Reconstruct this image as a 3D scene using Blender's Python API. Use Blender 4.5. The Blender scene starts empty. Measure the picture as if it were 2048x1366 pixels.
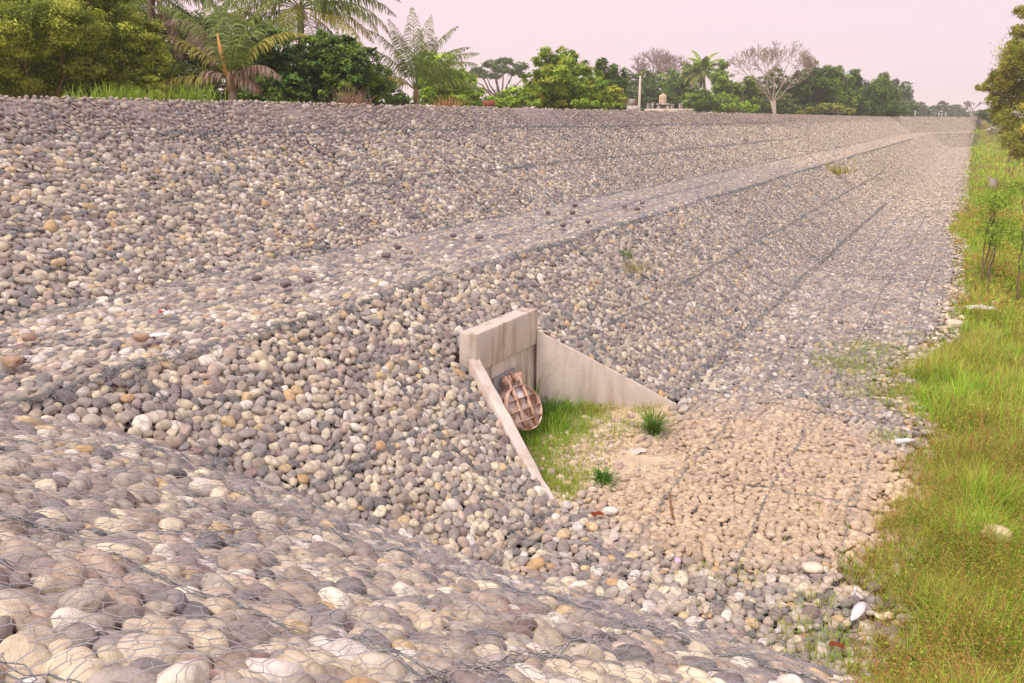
import bpy, math
import numpy as np
from mathutils import Vector
sc = bpy.context.scene
COL = sc.collection
# ---------------------------------------------------------------- camera, sky, sun, exposure
H = 4.5                                   # eye height above the stone apron
F = 1640.0; HZ = 238.0                    # focal length and horizon row, in pixels of a 2048 px wide frame
TH = math.atan((683 - HZ) / F)
cam = bpy.data.cameras.new('camera'); cam.sensor_width = 36; cam.lens = F / 2048 * 36
cam.clip_start = 0.05; cam.clip_end = 9000
co = bpy.data.objects.new('camera', cam); COL.objects.link(co)
co.location = (0, 0, H); co.rotation_euler = (math.pi / 2 - TH, 0, 0); sc.camera = co

def lin(c):
    c = np.asarray(c, float) / 255
    return np.where(c <= .04045, c / 12.92, ((c + .055) / 1.055) ** 2.4)

SUN_EL, SUN_AZ = 55.0, -140.0             # azimuth clockwise from +Y: high, behind the camera and to its left
world = bpy.data.worlds.new('World'); sc.world = world; world.use_nodes = True
nt = world.node_tree; nt.nodes.clear()
def N_(t, kind, **kw):
    n = t.nodes.new(kind)
    for k, v in kw.items(): setattr(n, k, v)
    return n
out = N_(nt, 'ShaderNodeOutputWorld'); bg = N_(nt, 'ShaderNodeBackground')
sky = N_(nt, 'ShaderNodeTexSky', sky_type='NISHITA', sun_disc=False)
sky.sun_elevation = math.radians(SUN_EL); sky.sun_rotation = math.radians(SUN_AZ); sky.dust_density = 4
skm = N_(nt, 'ShaderNodeVectorMath', operation='SCALE'); skm.inputs['Scale'].default_value = 0.09
nt.links.new(sky.outputs[0], skm.inputs[0])
tc = N_(nt, 'ShaderNodeTexCoord'); sep = N_(nt, 'ShaderNodeSeparateXYZ'); nt.links.new(tc.outputs['Generated'], sep.inputs[0])
# a thin veil of cloud: pink towards the left, greyer to the right, faint streaks
mp = N_(nt, 'ShaderNodeMapping'); mp.inputs['Scale'].default_value = (1.2, 1.2, 9); nt.links.new(tc.outputs['Generated'], mp.inputs[0])
nz = N_(nt, 'ShaderNodeTexNoise'); nz.inputs['Scale'].default_value = 2.2; nz.inputs['Detail'].default_value = 6
nt.links.new(mp.outputs[0], nz.inputs['Vector'])
ad = N_(nt, 'ShaderNodeMath', operation='MULTIPLY_ADD'); nt.links.new(sep.outputs[0], ad.inputs[0]); ad.inputs[1].default_value = .55; ad.inputs[2].default_value = .14
ad2 = N_(nt, 'ShaderNodeMath', operation='MULTIPLY_ADD'); nt.links.new(nz.outputs[0], ad2.inputs[0]); ad2.inputs[1].default_value = .75; nt.links.new(ad.outputs[0], ad2.inputs[2])
rp = N_(nt, 'ShaderNodeValToRGB'); nt.links.new(ad2.outputs[0], rp.inputs[0])
rp.color_ramp.elements[0].position = .2; rp.color_ramp.elements[0].color = (*lin((252, 216, 224)), 1)
rp.color_ramp.elements[1].position = .85; rp.color_ramp.elements[1].color = (*lin((236, 220, 230)), 1)
mx = N_(nt, 'ShaderNodeMix', data_type='RGBA'); mx.inputs['Factor'].default_value = .93
nt.links.new(skm.outputs[0], mx.inputs['A']); nt.links.new(rp.outputs[0], mx.inputs['B'])
nt.links.new(mx.outputs['Result'], bg.inputs['Color']); bg.inputs['Strength'].default_value = 1.04
nt.links.new(bg.outputs[0], out.inputs[0])
sl = bpy.data.lights.new('sun', 'SUN'); sl.energy = 2.4; sl.angle = math.radians(11); sl.color = (1, .93, .84)
so = bpy.data.objects.new('sun', sl); COL.objects.link(so)
_a, _e = math.radians(SUN_AZ), math.radians(SUN_EL)
so.rotation_euler = Vector((math.sin(_a) * math.cos(_e), math.cos(_a) * math.cos(_e), math.sin(_e))).to_track_quat('Z', 'Y').to_euler()
sc.view_settings.view_transform = 'Standard'; sc.view_settings.look = 'None'
sc.view_settings.exposure = 0.2; sc.view_settings.gamma = 1
sc.cycles.max_bounces = 5; sc.cycles.diffuse_bounces = 3; sc.cycles.transparent_max_bounces = 8
sc.cycles.volume_bounces = 1
# ---------------------------------------------------------------- helpers
R0 = np.random.default_rng(7)
AZ = math.radians(28.8466)
D = np.array([math.sin(AZ), math.cos(AZ)]); NN = np.array([-D[1], D[0]])   # along the levee / towards it
def W(u, o, z):
    u, o, z = np.broadcast_arrays(np.asarray(u, float), np.asarray(o, float), np.asarray(z, float))
    return np.stack([u * D[0] + o * NN[0], u * D[1] + o * NN[1], z], -1)
def UO(P): return P[..., 0] * D[0] + P[..., 1] * D[1], P[..., 0] * NN[0] + P[..., 1] * NN[1]
def bear(px): return math.atan((px - 1024) / 1699.0)
def ray(px, py):
    a = (px - 1024) / F; b = -(py - 683) / F
    return np.array([a, math.cos(TH) + b * math.sin(TH), -math.sin(TH) + b * math.cos(TH)])
def at_dist(px, py, d):
    "point seen at this pixel at horizontal distance d"
    r = ray(px, py); return r * (d / math.hypot(r[0], r[1])) + np.array([0, 0, H])

def mesh_data(name, V, faces, cols=None, smooth=False, uv=None):
    "faces: list of (n,k) int arrays; cols: (nv,3) linear colour per vertex"
    me = bpy.data.meshes.new(name); V = np.ascontiguousarray(V, np.float32)
    faces = [np.asarray(f, np.int32) for f in faces if len(f)]
    me.vertices.add(len(V)); me.vertices.foreach_set('co', V.ravel())
    loops = np.concatenate([f.ravel() for f in faces]); tot = np.concatenate([np.full(len(f), f.shape[1], np.int32) for f in faces])
    st = np.concatenate([[0], np.cumsum(tot)[:-1]]).astype(np.int32)
    me.loops.add(len(loops)); me.loops.foreach_set('vertex_index', loops)
    me.polygons.add(len(tot)); me.polygons.foreach_set('loop_start', st); me.polygons.foreach_set('loop_total', tot)
    if smooth: me.polygons.foreach_set('use_smooth', np.ones(len(tot), bool))
    me.update(calc_edges=True)
    if cols is not None:
        at = me.color_attributes.new('Col', 'FLOAT_COLOR', 'POINT')
        c4 = np.ones((len(V), 4), np.float32); c4[:, :3] = cols; at.data.foreach_set('color', c4.ravel())
    return me
def tag(o, label=None, cat=None, group=None, kind=None):
    if label: o['label'] = label
    if cat: o['category'] = cat
    if group: o['group'] = group
    if kind: o['kind'] = kind
    return o
def root(name, loc, label, cat, group=None):
    o = bpy.data.objects.new(name, None); COL.objects.link(o); o.location = [float(x) for x in loc]
    o.empty_display_size = .2
    return tag(o, label, cat, group)
def obj(name, V, faces, mat, parent=None, cols=None, smooth=False, loc=None, bevel=0):
    "V in world space; the object's origin is its parent's (parts) or loc"
    L = np.zeros(3)
    p = parent
    while p is not None: L = L + np.array(p.location); p = p.parent
    if parent is None and loc is not None: L = np.array(loc, float)
    me = mesh_data(name, np.asarray(V) - L, faces, cols, smooth)
    me.materials.append(mat)
    o = bpy.data.objects.new(name, me); COL.objects.link(o)
    if parent is not None: o.parent = parent
    elif loc is not None: o.location = [float(x) for x in loc]
    if bevel:
        b = o.modifiers.new('bevel', 'BEVEL'); b.width = bevel; b.segments = 2; b.limit_method = 'ANGLE'
    return o
class MB:
    "collects shapes into one mesh"
    def __init__(s): s.V = []; s.Fq = {}; s.C = []; s.n = 0
    def add(s, V, F, c=None):
        V = np.asarray(V, float).reshape(-1, 3)
        for f in (F if isinstance(F, list) else [F]):
            f = np.asarray(f)
            if len(f): s.Fq.setdefault(f.shape[1], []).append(f + s.n)
        s.V.append(V)
        if c is not None: s.C.append(np.broadcast_to(np.asarray(c, float), (len(V), 3)))
        s.n += len(V); return s
    def get(s): return np.concatenate(s.V), [np.concatenate(f) for f in s.Fq.values()], (np.concatenate(s.C) if s.C else None)
    def build(s, name, mat, parent=None, **kw):
        V, Fs, C = s.get(); return obj(name, V, Fs, mat, parent, cols=C, **kw)
def prisms(P0, P1, r0, r1, k=4, caps=False):
    "n tapered open prisms between P0 and P1"
    P0 = np.asarray(P0, float).reshape(-1, 3); P1 = np.asarray(P1, float).reshape(-1, 3); n = len(P0)
    r0 = np.broadcast_to(r0, n); r1 = np.broadcast_to(r1, n)
    d = P1 - P0; d = d / (np.linalg.norm(d, axis=1, keepdims=True) + 1e-9)
    h = np.where(np.abs(d[:, 2:3]) < .9, [[0., 0, 1]], [[1., 0, 0]])
    a = np.cross(d, h); a /= np.linalg.norm(a, axis=1, keepdims=True) + 1e-9; b = np.cross(d, a)
    t = np.arange(k) * 2 * math.pi / k
    ring = a[:, None] * np.cos(t)[None, :, None] + b[:, None] * np.sin(t)[None, :, None]
    V = np.concatenate([P0[:, None] + ring * r0[:, None, None], P1[:, None] + ring * r1[:, None, None]], 1)
    i = np.arange(k); j = (i + 1) % k
    f = np.stack([i, j, j + k, i + k], 1)
    Fs = (np.arange(n)[:, None, None] * 2 * k + f[None]).reshape(-1, 4)
    return V.reshape(-1, 3), Fs
def tube(mb, pts, rad, k=8, c=None, cap=True):
    "one swept tube with shared rings"
    pts = np.asarray(pts, float); n = len(pts); rad = np.broadcast_to(rad, n)
    d = np.gradient(pts, axis=0); d /= np.linalg.norm(d, axis=1, keepdims=True) + 1e-9
    a = np.cross(d[0], [0, 0, 1.]);
    if np.linalg.norm(a) < .1: a = np.array([1., 0, 0])
    V = []
    for i in range(n):
        a = a - d[i] * (a @ d[i]); a /= np.linalg.norm(a) + 1e-9; b = np.cross(d[i], a)
        t = np.arange(k) * 2 * math.pi / k
        V.append(pts[i] + rad[i] * (np.cos(t)[:, None] * a + np.sin(t)[:, None] * b))
    V = np.concatenate(V); i = np.arange(k); j = (i + 1) % k
    Fs = np.concatenate([np.stack([i, j, j + k, i + k], 1) + q * k for q in range(n - 1)])
    fl = [Fs]
    if cap: fl.append(np.stack([np.arange(k)[::-1], (n - 1) * k + np.arange(k)]))
    mb.add(V, fl, c)
BOXF = np.array([[0, 3, 2, 1], [4, 5, 6, 7], [0, 1, 5, 4], [1, 2, 6, 5], [2, 3, 7, 6], [3, 0, 4, 7]])
def hexa(mb, c8, c=None): mb.add(c8, BOXF, c)
def box(mb, c, s, rz=0, c3=None):
    x, y, z = [q / 2 for q in s]
    P = np.array([[-x, -y, -z], [x, -y, -z], [x, y, -z], [-x, y, -z], [-x, -y, z], [x, -y, z], [x, y, z], [-x, y, z]])
    ca, sa = math.cos(rz), math.sin(rz); P = P @ np.array([[ca, sa, 0], [-sa, ca, 0], [0, 0, 1]])
    mb.add(P + np.array(c), BOXF, c3)
def vnoise(x, y, seed=0, octaves=3):
    "smooth value noise in 0..1 at arrays x, y"
    tot = 0; amp = 1; s = 0
    for o_ in range(octaves):
        xi = np.floor(x).astype(np.int64); yi = np.floor(y).astype(np.int64); fx = x - xi; fy = y - yi
        fx = fx * fx * (3 - 2 * fx); fy = fy * fy * (3 - 2 * fy)
        def h(a, b):
            n = (a * 374761393 + b * 668265263 + (seed + o_) * 982451653) & 0x7fffffff
            n = ((n ^ (n >> 13)) * 1274126177) & 0x7fffffff
            return (n ^ (n >> 16)) % 100003 / 100003.0
        v = (h(xi, yi) * (1 - fx) + h(xi + 1, yi) * fx) * (1 - fy) + (h(xi, yi + 1) * (1 - fx) + h(xi + 1, yi + 1) * fx) * fy
        tot = tot + v * amp; s += amp; amp *= .5; x = x * 2.03; y = y * 2.03
    return tot / s
# ---------------------------------------------------------------- materials
def mat(name, base=None, rough=.8, attr=False, noise=0, nscale=5, bump=0, bscale=30, trans=0, metal=0, objcol=False, spec=.3, coords='Object', speck=0, ramp=None, pores=0):
    m = bpy.data.materials.new(name); m.use_nodes = True; t = m.node_tree; t.nodes.clear(); L = t.links.new
    o = N_(t, 'ShaderNodeOutputMaterial'); b = N_(t, 'ShaderNodeBsdfPrincipled'); L(b.outputs[0], o.inputs[0])
    b.inputs['Roughness'].default_value = rough; b.inputs['Metallic'].default_value = metal
    b.inputs['Specular IOR Level'].default_value = spec
    tcn = N_(t, 'ShaderNodeTexCoord'); vec = tcn.outputs[coords]
    if objcol:
        oi = N_(t, 'ShaderNodeObjectInfo'); va = N_(t, 'ShaderNodeVectorMath', operation='MULTIPLY_ADD')
        L(oi.outputs['Random'], va.inputs[0]); va.inputs[1].default_value = (37, 91, 53); L(vec, va.inputs[2]); vec = va.outputs[0]
        src = oi.outputs['Color']
    elif attr:
        a = N_(t, 'ShaderNodeAttribute', attribute_name='Col'); src = a.outputs['Color']
    else:
        r = N_(t, 'ShaderNodeRGB'); r.outputs[0].default_value = (*(base if base is not None else (0, 0, 0)), 1); src = r.outputs[0]
    if ramp:
        nz = N_(t, 'ShaderNodeTexNoise'); nz.inputs['Scale'].default_value = nscale; nz.inputs['Detail'].default_value = 8; L(vec, nz.inputs['Vector'])
        cr = N_(t, 'ShaderNodeValToRGB'); L(nz.outputs[0], cr.inputs[0])
        els = cr.color_ramp.elements
        while len(els) < len(ramp): els.new(.5)
        for e_, (p, c) in zip(els, ramp): e_.position = p; e_.color = (*lin(c), 1)
        src = cr.outputs[0]
    def var(src, scale, amt, det=5, ty='n'):
        if ty == 'n':
            nz = N_(t, 'ShaderNodeTexNoise'); nz.inputs['Detail'].default_value = det; nz.inputs['Scale'].default_value = scale; L(vec, nz.inputs['Vector']); v = nz.outputs[0]
        mr = N_(t, 'ShaderNodeMapRange'); mr.inputs[1].default_value = .25; mr.inputs[2].default_value = .75
        mr.inputs[3].default_value = 1 - amt; mr.inputs[4].default_value = 1 + amt; L(v, mr.inputs[0])
        vm = N_(t, 'ShaderNodeVectorMath', operation='SCALE'); L(src, vm.inputs[0]); L(mr.outputs[0], vm.inputs['Scale'])
        return vm.outputs[0]
    if noise: src = var(src, nscale, noise)
    if speck: src = var(src, nscale * 9, speck, 3)
    if pores:
        vo = N_(t, 'ShaderNodeTexVoronoi'); vo.inputs['Scale'].default_value = pores; L(vec, vo.inputs['Vector'])
        mr = N_(t, 'ShaderNodeMapRange'); mr.inputs[1].default_value = .05; mr.inputs[2].default_value = .2; mr.inputs[3].default_value = .6; mr.inputs[4].default_value = 1; L(vo.outputs['Distance'], mr.inputs[0])
        vm = N_(t, 'ShaderNodeVectorMath', operation='SCALE'); L(src, vm.inputs[0]); L(mr.outputs[0], vm.inputs['Scale']); src = vm.outputs[0]
    L(src, b.inputs['Base Color'])
    if bump:
        nb = N_(t, 'ShaderNodeTexNoise'); nb.inputs['Scale'].default_value = bscale; nb.inputs['Detail'].default_value = 6; L(vec, nb.inputs['Vector'])
        bp = N_(t, 'ShaderNodeBump'); bp.inputs['Strength'].default_value = bump; bp.inputs['Distance'].default_value = .01; L(nb.outputs[0], bp.inputs['Height']); L(bp.outputs[0], b.inputs['Normal'])
    if trans:
        tr = N_(t, 'ShaderNodeBsdfTranslucent'); L(src, tr.inputs[0]); ms = N_(t, 'ShaderNodeMixShader'); ms.inputs[0].default_value = trans
        L(b.outputs[0], ms.inputs[1]); L(tr.outputs[0], ms.inputs[2]); L(ms.outputs[0], o.inputs[0])
    return m
M = {}
M['stone'] = mat('river_stone', attr=True, rough=.75, noise=.26, nscale=14, speck=.16, bump=.35, bscale=60)
M['stone_obj'] = mat('river_stone_near', objcol=True, rough=.72, noise=.3, nscale=1.5, speck=.2, bump=.5, bscale=9, pores=0)
M['subsoil'] = mat('levee_soil', ramp=[(.3, (96, 84, 80)), (.5, (128, 112, 106)), (.7, (150, 130, 122))], rough=.95, nscale=2.5, bump=.8, bscale=30)
M['soil'] = mat('sandy_silt', attr=True, rough=.95, noise=.15, nscale=3, speck=.15, bump=.9, bscale=40)
M['wire'] = mat('galvanised_wire', lin((170, 170, 174)), rough=.5, metal=.1, noise=.2, nscale=8)
M['seam'] = mat('weathered_wire', lin((134, 140, 142)), rough=.6, metal=.1, noise=.25, nscale=6)
M['blade'] = mat('grass_blade', attr=True, rough=.6, trans=.45)
M['leaf'] = mat('foliage', attr=True, rough=.55, trans=.32, spec=.3)
M['bark'] = mat('bark', attr=True, rough=.9, noise=.25, nscale=6, bump=.6, bscale=20)
def concrete(name, base, st):
    "cast concrete with vertical brown run-off stains (a dry stain of the surface itself)"
    m = mat(name, base, rough=.9, noise=.12, nscale=2.5, speck=.07, bump=.35, bscale=25)
    t = m.node_tree; L = t.links.new; b = [n for n in t.nodes if n.type == 'BSDF_PRINCIPLED'][0]
    src = b.inputs['Base Color'].links[0].from_socket
    tcn = N_(t, 'ShaderNodeTexCoord'); mp = N_(t, 'ShaderNodeMapping'); mp.inputs['Rotation'].default_value = (0, 0, AZ - math.pi / 2); mp.inputs['Scale'].default_value = (3.5, 3.5, .5); L(tcn.outputs['Object'], mp.inputs[0])
    nz = N_(t, 'ShaderNodeTexNoise'); nz.inputs['Scale'].default_value = 1.6; nz.inputs['Detail'].default_value = 7; L(mp.outputs[0], nz.inputs['Vector'])
    mr = N_(t, 'ShaderNodeMapRange'); mr.inputs[1].default_value = .48; mr.inputs[2].default_value = .68; mr.inputs[4].default_value = st; L(nz.outputs[0], mr.inputs[0])
    mm = N_(t, 'ShaderNodeMix', data_type='RGBA', blend_type='MULTIPLY'); L(mr.outputs[0], mm.inputs['Factor']); L(src, mm.inputs['A']); mm.inputs['B'].default_value = (.52, .42, .34, 1)
    L(mm.outputs['Result'], b.inputs['Base Color']); return m
M['conc'] = concrete('stained_concrete', lin((206, 196, 184)), .9)
M['conc2'] = concrete('pale_concrete', lin((218, 208, 198)), .4)
M['rust'] = mat('rusted_steel', ramp=[(.3, (166, 122, 96)), (.5, (206, 172, 150)), (.7, (226, 208, 190))], rough=.85, nscale=9, bump=.4, bscale=40)
M['flapwhite'] = mat('chipped_white_paint', ramp=[(.38, (160, 120, 96)), (.46, (206, 190, 178)), (.55, (226, 220, 220))], rough=.7, nscale=5)
M['steel'] = mat('galvanised_plate', lin((150, 150, 155)), rough=.5, metal=.4, noise=.2, nscale=8)
M['black'] = mat('pipe_shade_black', (.008, .008, .008), rough=.9)  # near-black colour in place of the shade inside the pipe
M['white'] = mat('white_plastic', lin((226, 226, 230)), rough=.5)
M['stainedwhite'] = mat('weathered_white_paint', ramp=[(.35, (130, 120, 112)), (.5, (196, 190, 186)), (.7, (222, 216, 212))], rough=.8, nscale=2)
M['tank'] = mat('cream_plastic_tank', lin((205, 186, 160)), rough=.55, noise=.05, nscale=2)
M['red'] = mat('red_plastic', lin((200, 40, 60)), rough=.5)
M['brick'] = mat('red_clay_wall', lin((150, 84, 66)), rough=.9, noise=.2, nscale=4)
M['wood'] = mat('weathered_wood', lin((140, 92, 62)), rough=.9, noise=.25, nscale=12)
M['paper'] = mat('torn_paper', lin((214, 200, 190)), rough=.9, noise=.1, nscale=20)
M['blueplastic'] = mat('pale_blue_plastic', lin((130, 180, 200)), rough=.4)
M['pinkscrap'] = mat('pink_scrap', lin((222, 190, 220)), rough=.6)
M['deadleaf'] = mat('dead_leaf', lin((128, 58, 30)), rough=.9, noise=.2, nscale=20)
M['bluewire'] = mat('cable', lin((60, 60, 62)), rough=.7)
# ---------------------------------------------------------------- levee shape
TOE, B0, B1, CR, RD, LS = 3.83, 6.71, 9.45, 12.85, 18.0, 23.5
PO = np.array([-4000, -3, -.6, TOE, B0, B1, CR, RD, LS, 4000.]); PZ = np.array([-.6, -.25, 0, 0, 2.22, 2.27, 4.86, 4.84, 1.5, 1.5])
UB = 150.0; TURN = math.radians(15)
D2 = np.array([math.sin(AZ + TURN), math.cos(AZ + TURN)]); N2 = np.array([-D2[1], D2[0]])
PB = D * UB + NN * TOE
NPU = np.array([6.43, 3.6, 1.2, 0., -4.]); NPZ = np.array([0, 1.87, 3.0, 3.08, 3.12])     # the near leg: toe, step edge, rise to where one stands
NVV = np.concatenate([[0], np.cumsum(np.hypot(np.diff(NPU), np.diff(NPZ)))])
def nshift(o): t = np.clip((o - 3) / 3.6, 0, 1); return .5 * t * t * (3 - 2 * t)
def h_main(u, o): return np.where(u < UB + 45, np.interp(o, PO, PZ), np.interp(np.minimum(o, 3), PO, PZ))
def h_near(u, o): return np.where(o > -25, np.interp(u - nshift(o), np.append(NPU[::-1], 7.), np.append(NPZ[::-1], -.62)), -.6)
def leg2(u, o):
    x = u * D[0] + o * NN[0] - PB[0]; y = u * D[1] + o * NN[1] - PB[1]
    return x * D2[0] + y * D2[1], x * N2[0] + y * N2[1] + TOE
def h_far(u, o):
    u2, o2 = leg2(u, o); return np.where((u2 > -3) & (u2 < 400), np.interp(o2, PO, PZ), -.6)
def hgt(u, o): return np.maximum(np.maximum(h_main(u, o), h_near(u, o)), h_far(u, o))
# the culvert outlet: near wing line and far wing line, wall face at o=WO
WO = 5.42; WN = ((8.90, WO), (8.12, 3.88)); WF = ((10.56, WO), (12.25, 3.72))
def wing_u(w, o): return w[0][0] + (w[1][0] - w[0][0]) * (WO - o) / (WO - w[1][1])
def in_basin(u, o, m=0.0): return (o < WO + m) & (o > 3.7) & (u > wing_u(WN, o) - m) & (u < wing_u(WF, o) + m)
def silt(u, o):
    "height of the sandy silt washed out of the culvert"
    d = np.hypot((u - 9.9) / 1.25, (o - 4.7) / 1.15)
    e = .15 * np.clip(1.42 - d, -1, 1)
    n = vnoise(u * 1.7, o * 1.7, 5)
    e = np.where(in_basin(u, o, .05), np.maximum(e, .06) + .10 * np.clip((u - 10.3) * .8, 0, 1) * np.clip((o - 3.8), 0, 1), e)
    return e + (n - .5) * .12
def coat(u, o):
    "0..1: how much the apron stones are coated with dried tan mud"
    d = np.hypot((u - 10.4) / 2.45, (o - 2.0) / 2.0)
    return np.clip((1.2 - d) * 3 + (vnoise(u * .9, o * .9, 11) - .5) * 1.5, 0, 1) * np.clip((3.95 - o) * 3 + 0.2, 0, 1)
EU = np.array([-9, 6.4, 8.2, 10.2, 13.1, 14.5, 16, 17.6, 19.3, 23, 27, 33, 36, 40, 48, 60, 80, 144, 400]); EO = np.array([.2, .24, .46, .34, .24, .75, .95, .75, 0, .1, 0, .05, .35, .5, .5, .35, .6, .95, 1.])
def edge_o(u, o):
    "where stones give way to grass"
    return np.interp(u, EU, EO) + .05 + (vnoise(u * 1.3, o * 1.3, 72) - .5) * .5
def depth_w(P):
    "depth along the view axis, and the picture position (2048 px frame)"
    Q = P - np.array([0, 0, H]); c, s = math.cos(TH), math.sin(TH)
    y = Q[..., 1] * c - Q[..., 2] * s; w = Q[..., 1] * s + Q[..., 2] * c; y_ = np.where(np.abs(y) < 1e-3, 1e-3, y)
    return y, 1024 + F * Q[..., 0] / y_, 683 - F * w / y_
# ground: one sheet reaching the horizon
def gl(*segs):
    a = np.concatenate([np.arange(x, y, st) for x, y, st in segs]); return np.unique(np.round(a, 4))
gu = gl((-2000, -200, 300), (-200, -30, 20), (-30, 0, 2), (0, 7.4, .25), (7.4, 12.8, .09), (12.8, 30, .5), (30, UB - 10, 4), (UB - 10, UB + 60, .8), (UB + 60, 420, 6), (420, 900, 60), (900, 2101, 300))
go = gl((-2100, -300, 300), (-300, -120, 20), (-120, -60, 4), (-60, -6, 1), (-6, 0, .5), (0, 3.6, .3), (3.6, 5.7, .07), (5.7, 13.2, .16), (13.2, 24, .6), (24, 120, 8), (120, 2101, 220))
for b in (TOE, B0, B1, CR, RD, LS): go = np.unique(np.append(go, b))
U_, O_ = np.meshgrid(gu, go, indexing='ij')
Z_ = hgt(U_, O_); Z_ = np.where(in_basin(U_, O_, .03), -.12, Z_ - .10 + (vnoise(U_ * .8, O_ * .8, 3) - .5) * .04)
crest = np.clip((O_ - 11.6) / 1.0, 0, 1) * (O_ < 18.5) * (U_ < UB)
Z_ = Z_ + crest * (.035 + (vnoise(U_ * .7, O_ * .7, 8) - .5) * .16)
Z_ = np.where((O_ < -.2) & (U_ < UB + 60) & (U_ > 6), Z_ + .06 + (vnoise(U_ * .35, O_ * .35, 9) - .45) * .22, Z_)
V = W(U_, O_, Z_).reshape(-1, 3); nu, no = U_.shape
ii = (np.arange(nu - 1)[:, None] * no + np.arange(no - 1)[None]).ravel()
q = np.stack([ii, ii + no, ii + no + 1, ii + 1], 1)
gn = vnoise(U_ * .4, O_ * .4, 21).ravel()[:, None]
cobl = lin((84, 76, 72)); grs = lin((110, 116, 50)); drt = lin((160, 130, 96))  # soil under the cobbles is coloured darker to deepen the shade in the gaps
isg = ((O_ < -.05) | (O_ > 18)).ravel()[:, None]
gc = np.where(isg, grs * (1 - gn * .6) + drt * gn * .6, cobl * (.75 + .5 * gn))
cw = crest.ravel()[:, None]; gc = gc * (1 - cw) + cw * lin((150, 136, 130))
g = obj('ground', V, [q[:, ::-1]], M['soil'], cols=gc, smooth=True); tag(g, kind='structure')
# sandy silt in the culvert outlet
su = np.arange(7.2, 12.9, .05); so_ = np.arange(2.3, 5.4, .05); U_, O_ = np.meshgrid(su, so_, indexing='ij')
S_ = silt(U_, O_); keep = (S_ > -.13) & ((O_ < 3.8) | in_basin(U_, O_, .04))
S_ = S_ + (vnoise(U_ * 9, O_ * 9, 31) - .5) * .03
V = W(U_, O_, S_).reshape(-1, 3); nu, no = U_.shape
ii = (np.arange(nu - 1)[:, None] * no + np.arange(no - 1)[None]).ravel(); ii = ii[keep[:-1, :-1].ravel()]
q = np.stack([ii, ii + no, ii + no + 1, ii + 1], 1)
n1 = vnoise(U_ * 2.2, O_ * 2.2, 41).ravel()[:, None]
sc_ = lin((220, 200, 168)) * (1 - n1) + lin((192, 176, 148)) * n1
o = obj('sandy_silt', V, [q[:, ::-1]], M['soil'], cols=sc_, smooth=True); tag(o, kind='structure')
# ---------------------------------------------------------------- culvert outlet
cv = root('culvert_headwall', W(9.73, WO, 0), 'stained concrete culvert headwall with two sloping wing walls set into the cobbled bank', 'culvert')
def uoz_box(mb, u0, u1, o0, o1, z0, z1, jit=0, n=1):
    c = [(u0, o0, z0), (u1, o0, z0), (u1, o1, z0), (u0, o1, z0), (u0, o0, z1), (u1, o0, z1), (u1, o1, z1), (u0, o1, z1)]
    P = np.array(c) + R0.normal(0, jit, (8, 3)); hexa(mb, W(P[:, 0], P[:, 1], P[:, 2]))
b = MB(); uoz_box(b, 8.83, 10.60, WO - .02, WO + .25, 1.25, 1.79, .006); b.build('upper_block', M['conc'], cv, bevel=.018)
b = MB(); uoz_box(b, 8.86, 10.60, WO + .02, WO + .25, -.3, 1.247); b.build('wall', M['conc'], cv, bevel=.01)
def wing(w, side, ztop0, ztop1):
    n = 14; b = MB(); pr = []
    for i in range(n + 1):
        t = i / n; u = w[0][0] + (w[1][0] - w[0][0]) * t; o = w[0][1] - .024 + (w[1][1] - w[0][1] + .024) * t
        z = ztop0 + (ztop1 - ztop0) * t; j = R0.normal(0, .006, 4)
        du = w[1][0] - w[0][0]; do = w[1][1] - w[0][1]; l = math.hypot(du, do); nu_, no_ = -do / l * side, du / l * side
        th = .155
        pr.append([(u, o, -.3), (u + nu_ * th, o + no_ * th, -.3), (u + nu_ * (th + j[0]), o + no_ * th, z + j[1]), (u + j[2], o, z + j[3])])
    P = np.array(pr).reshape(-1, 3); Fq = []
    for i in range(n):
        for k in range(4): Fq.append([i * 4 + k, i * 4 + (k + 1) % 4, i * 4 + 4 + (k + 1) % 4, i * 4 + 4 + k])
    Fq += [[0, 1, 2, 3], [n * 4 + 3, n * 4 + 2, n * 4 + 1, n * 4]]
    b.add(W(P[:, 0], P[:, 1], P[:, 2]), np.array(Fq)); return b.build('wing_wall', M['conc2'], cv, bevel=.012)
wing(WN, -1, 1.45, .10); wing(WF, 1, 1.46, .06)
def disc_frame(): return W(9.80, WO + .02, .50)
fl = root('flap_gate', W(9.80, WO - .05, .1), 'rusty round flap gate with white panels hanging tilted from the culvert wall', 'flap gate')
b = MB(); uoz_box(b, 9.28, 9.90, WO - .035, WO + .017, .55, 1.05); b.build('mounting_plate', M['steel'], fl, bevel=.004)
b = MB(); t = np.linspace(0, 2 * math.pi, 33)[:-1]
def ring(rad, o, uc=9.60, zc=.52): return W(uc + rad * np.cos(t), o, zc + rad * np.sin(t))
i = np.arange(32); j = (i + 1) % 32
rf = np.concatenate([np.stack([i, j, j + 32, i + 32], 1), np.stack([i + 32, j + 32, j + 64, i + 64], 1), np.stack([i + 64, j + 64, j + 96, i + 96], 1)])
b.add(np.concatenate([ring(.32, WO + .015), ring(.32, WO - .11), ring(.285, WO - .11), ring(.285, WO + .01)]), rf); b.build('pipe_rim', M['rust'], fl)
b = MB(); b.add(ring(.287, WO - .05), [np.arange(32)[None]]); b.build('pipe_shade_disc', M['black'], fl)  # flat black disc stands in for the dark depth of the pipe
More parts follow.
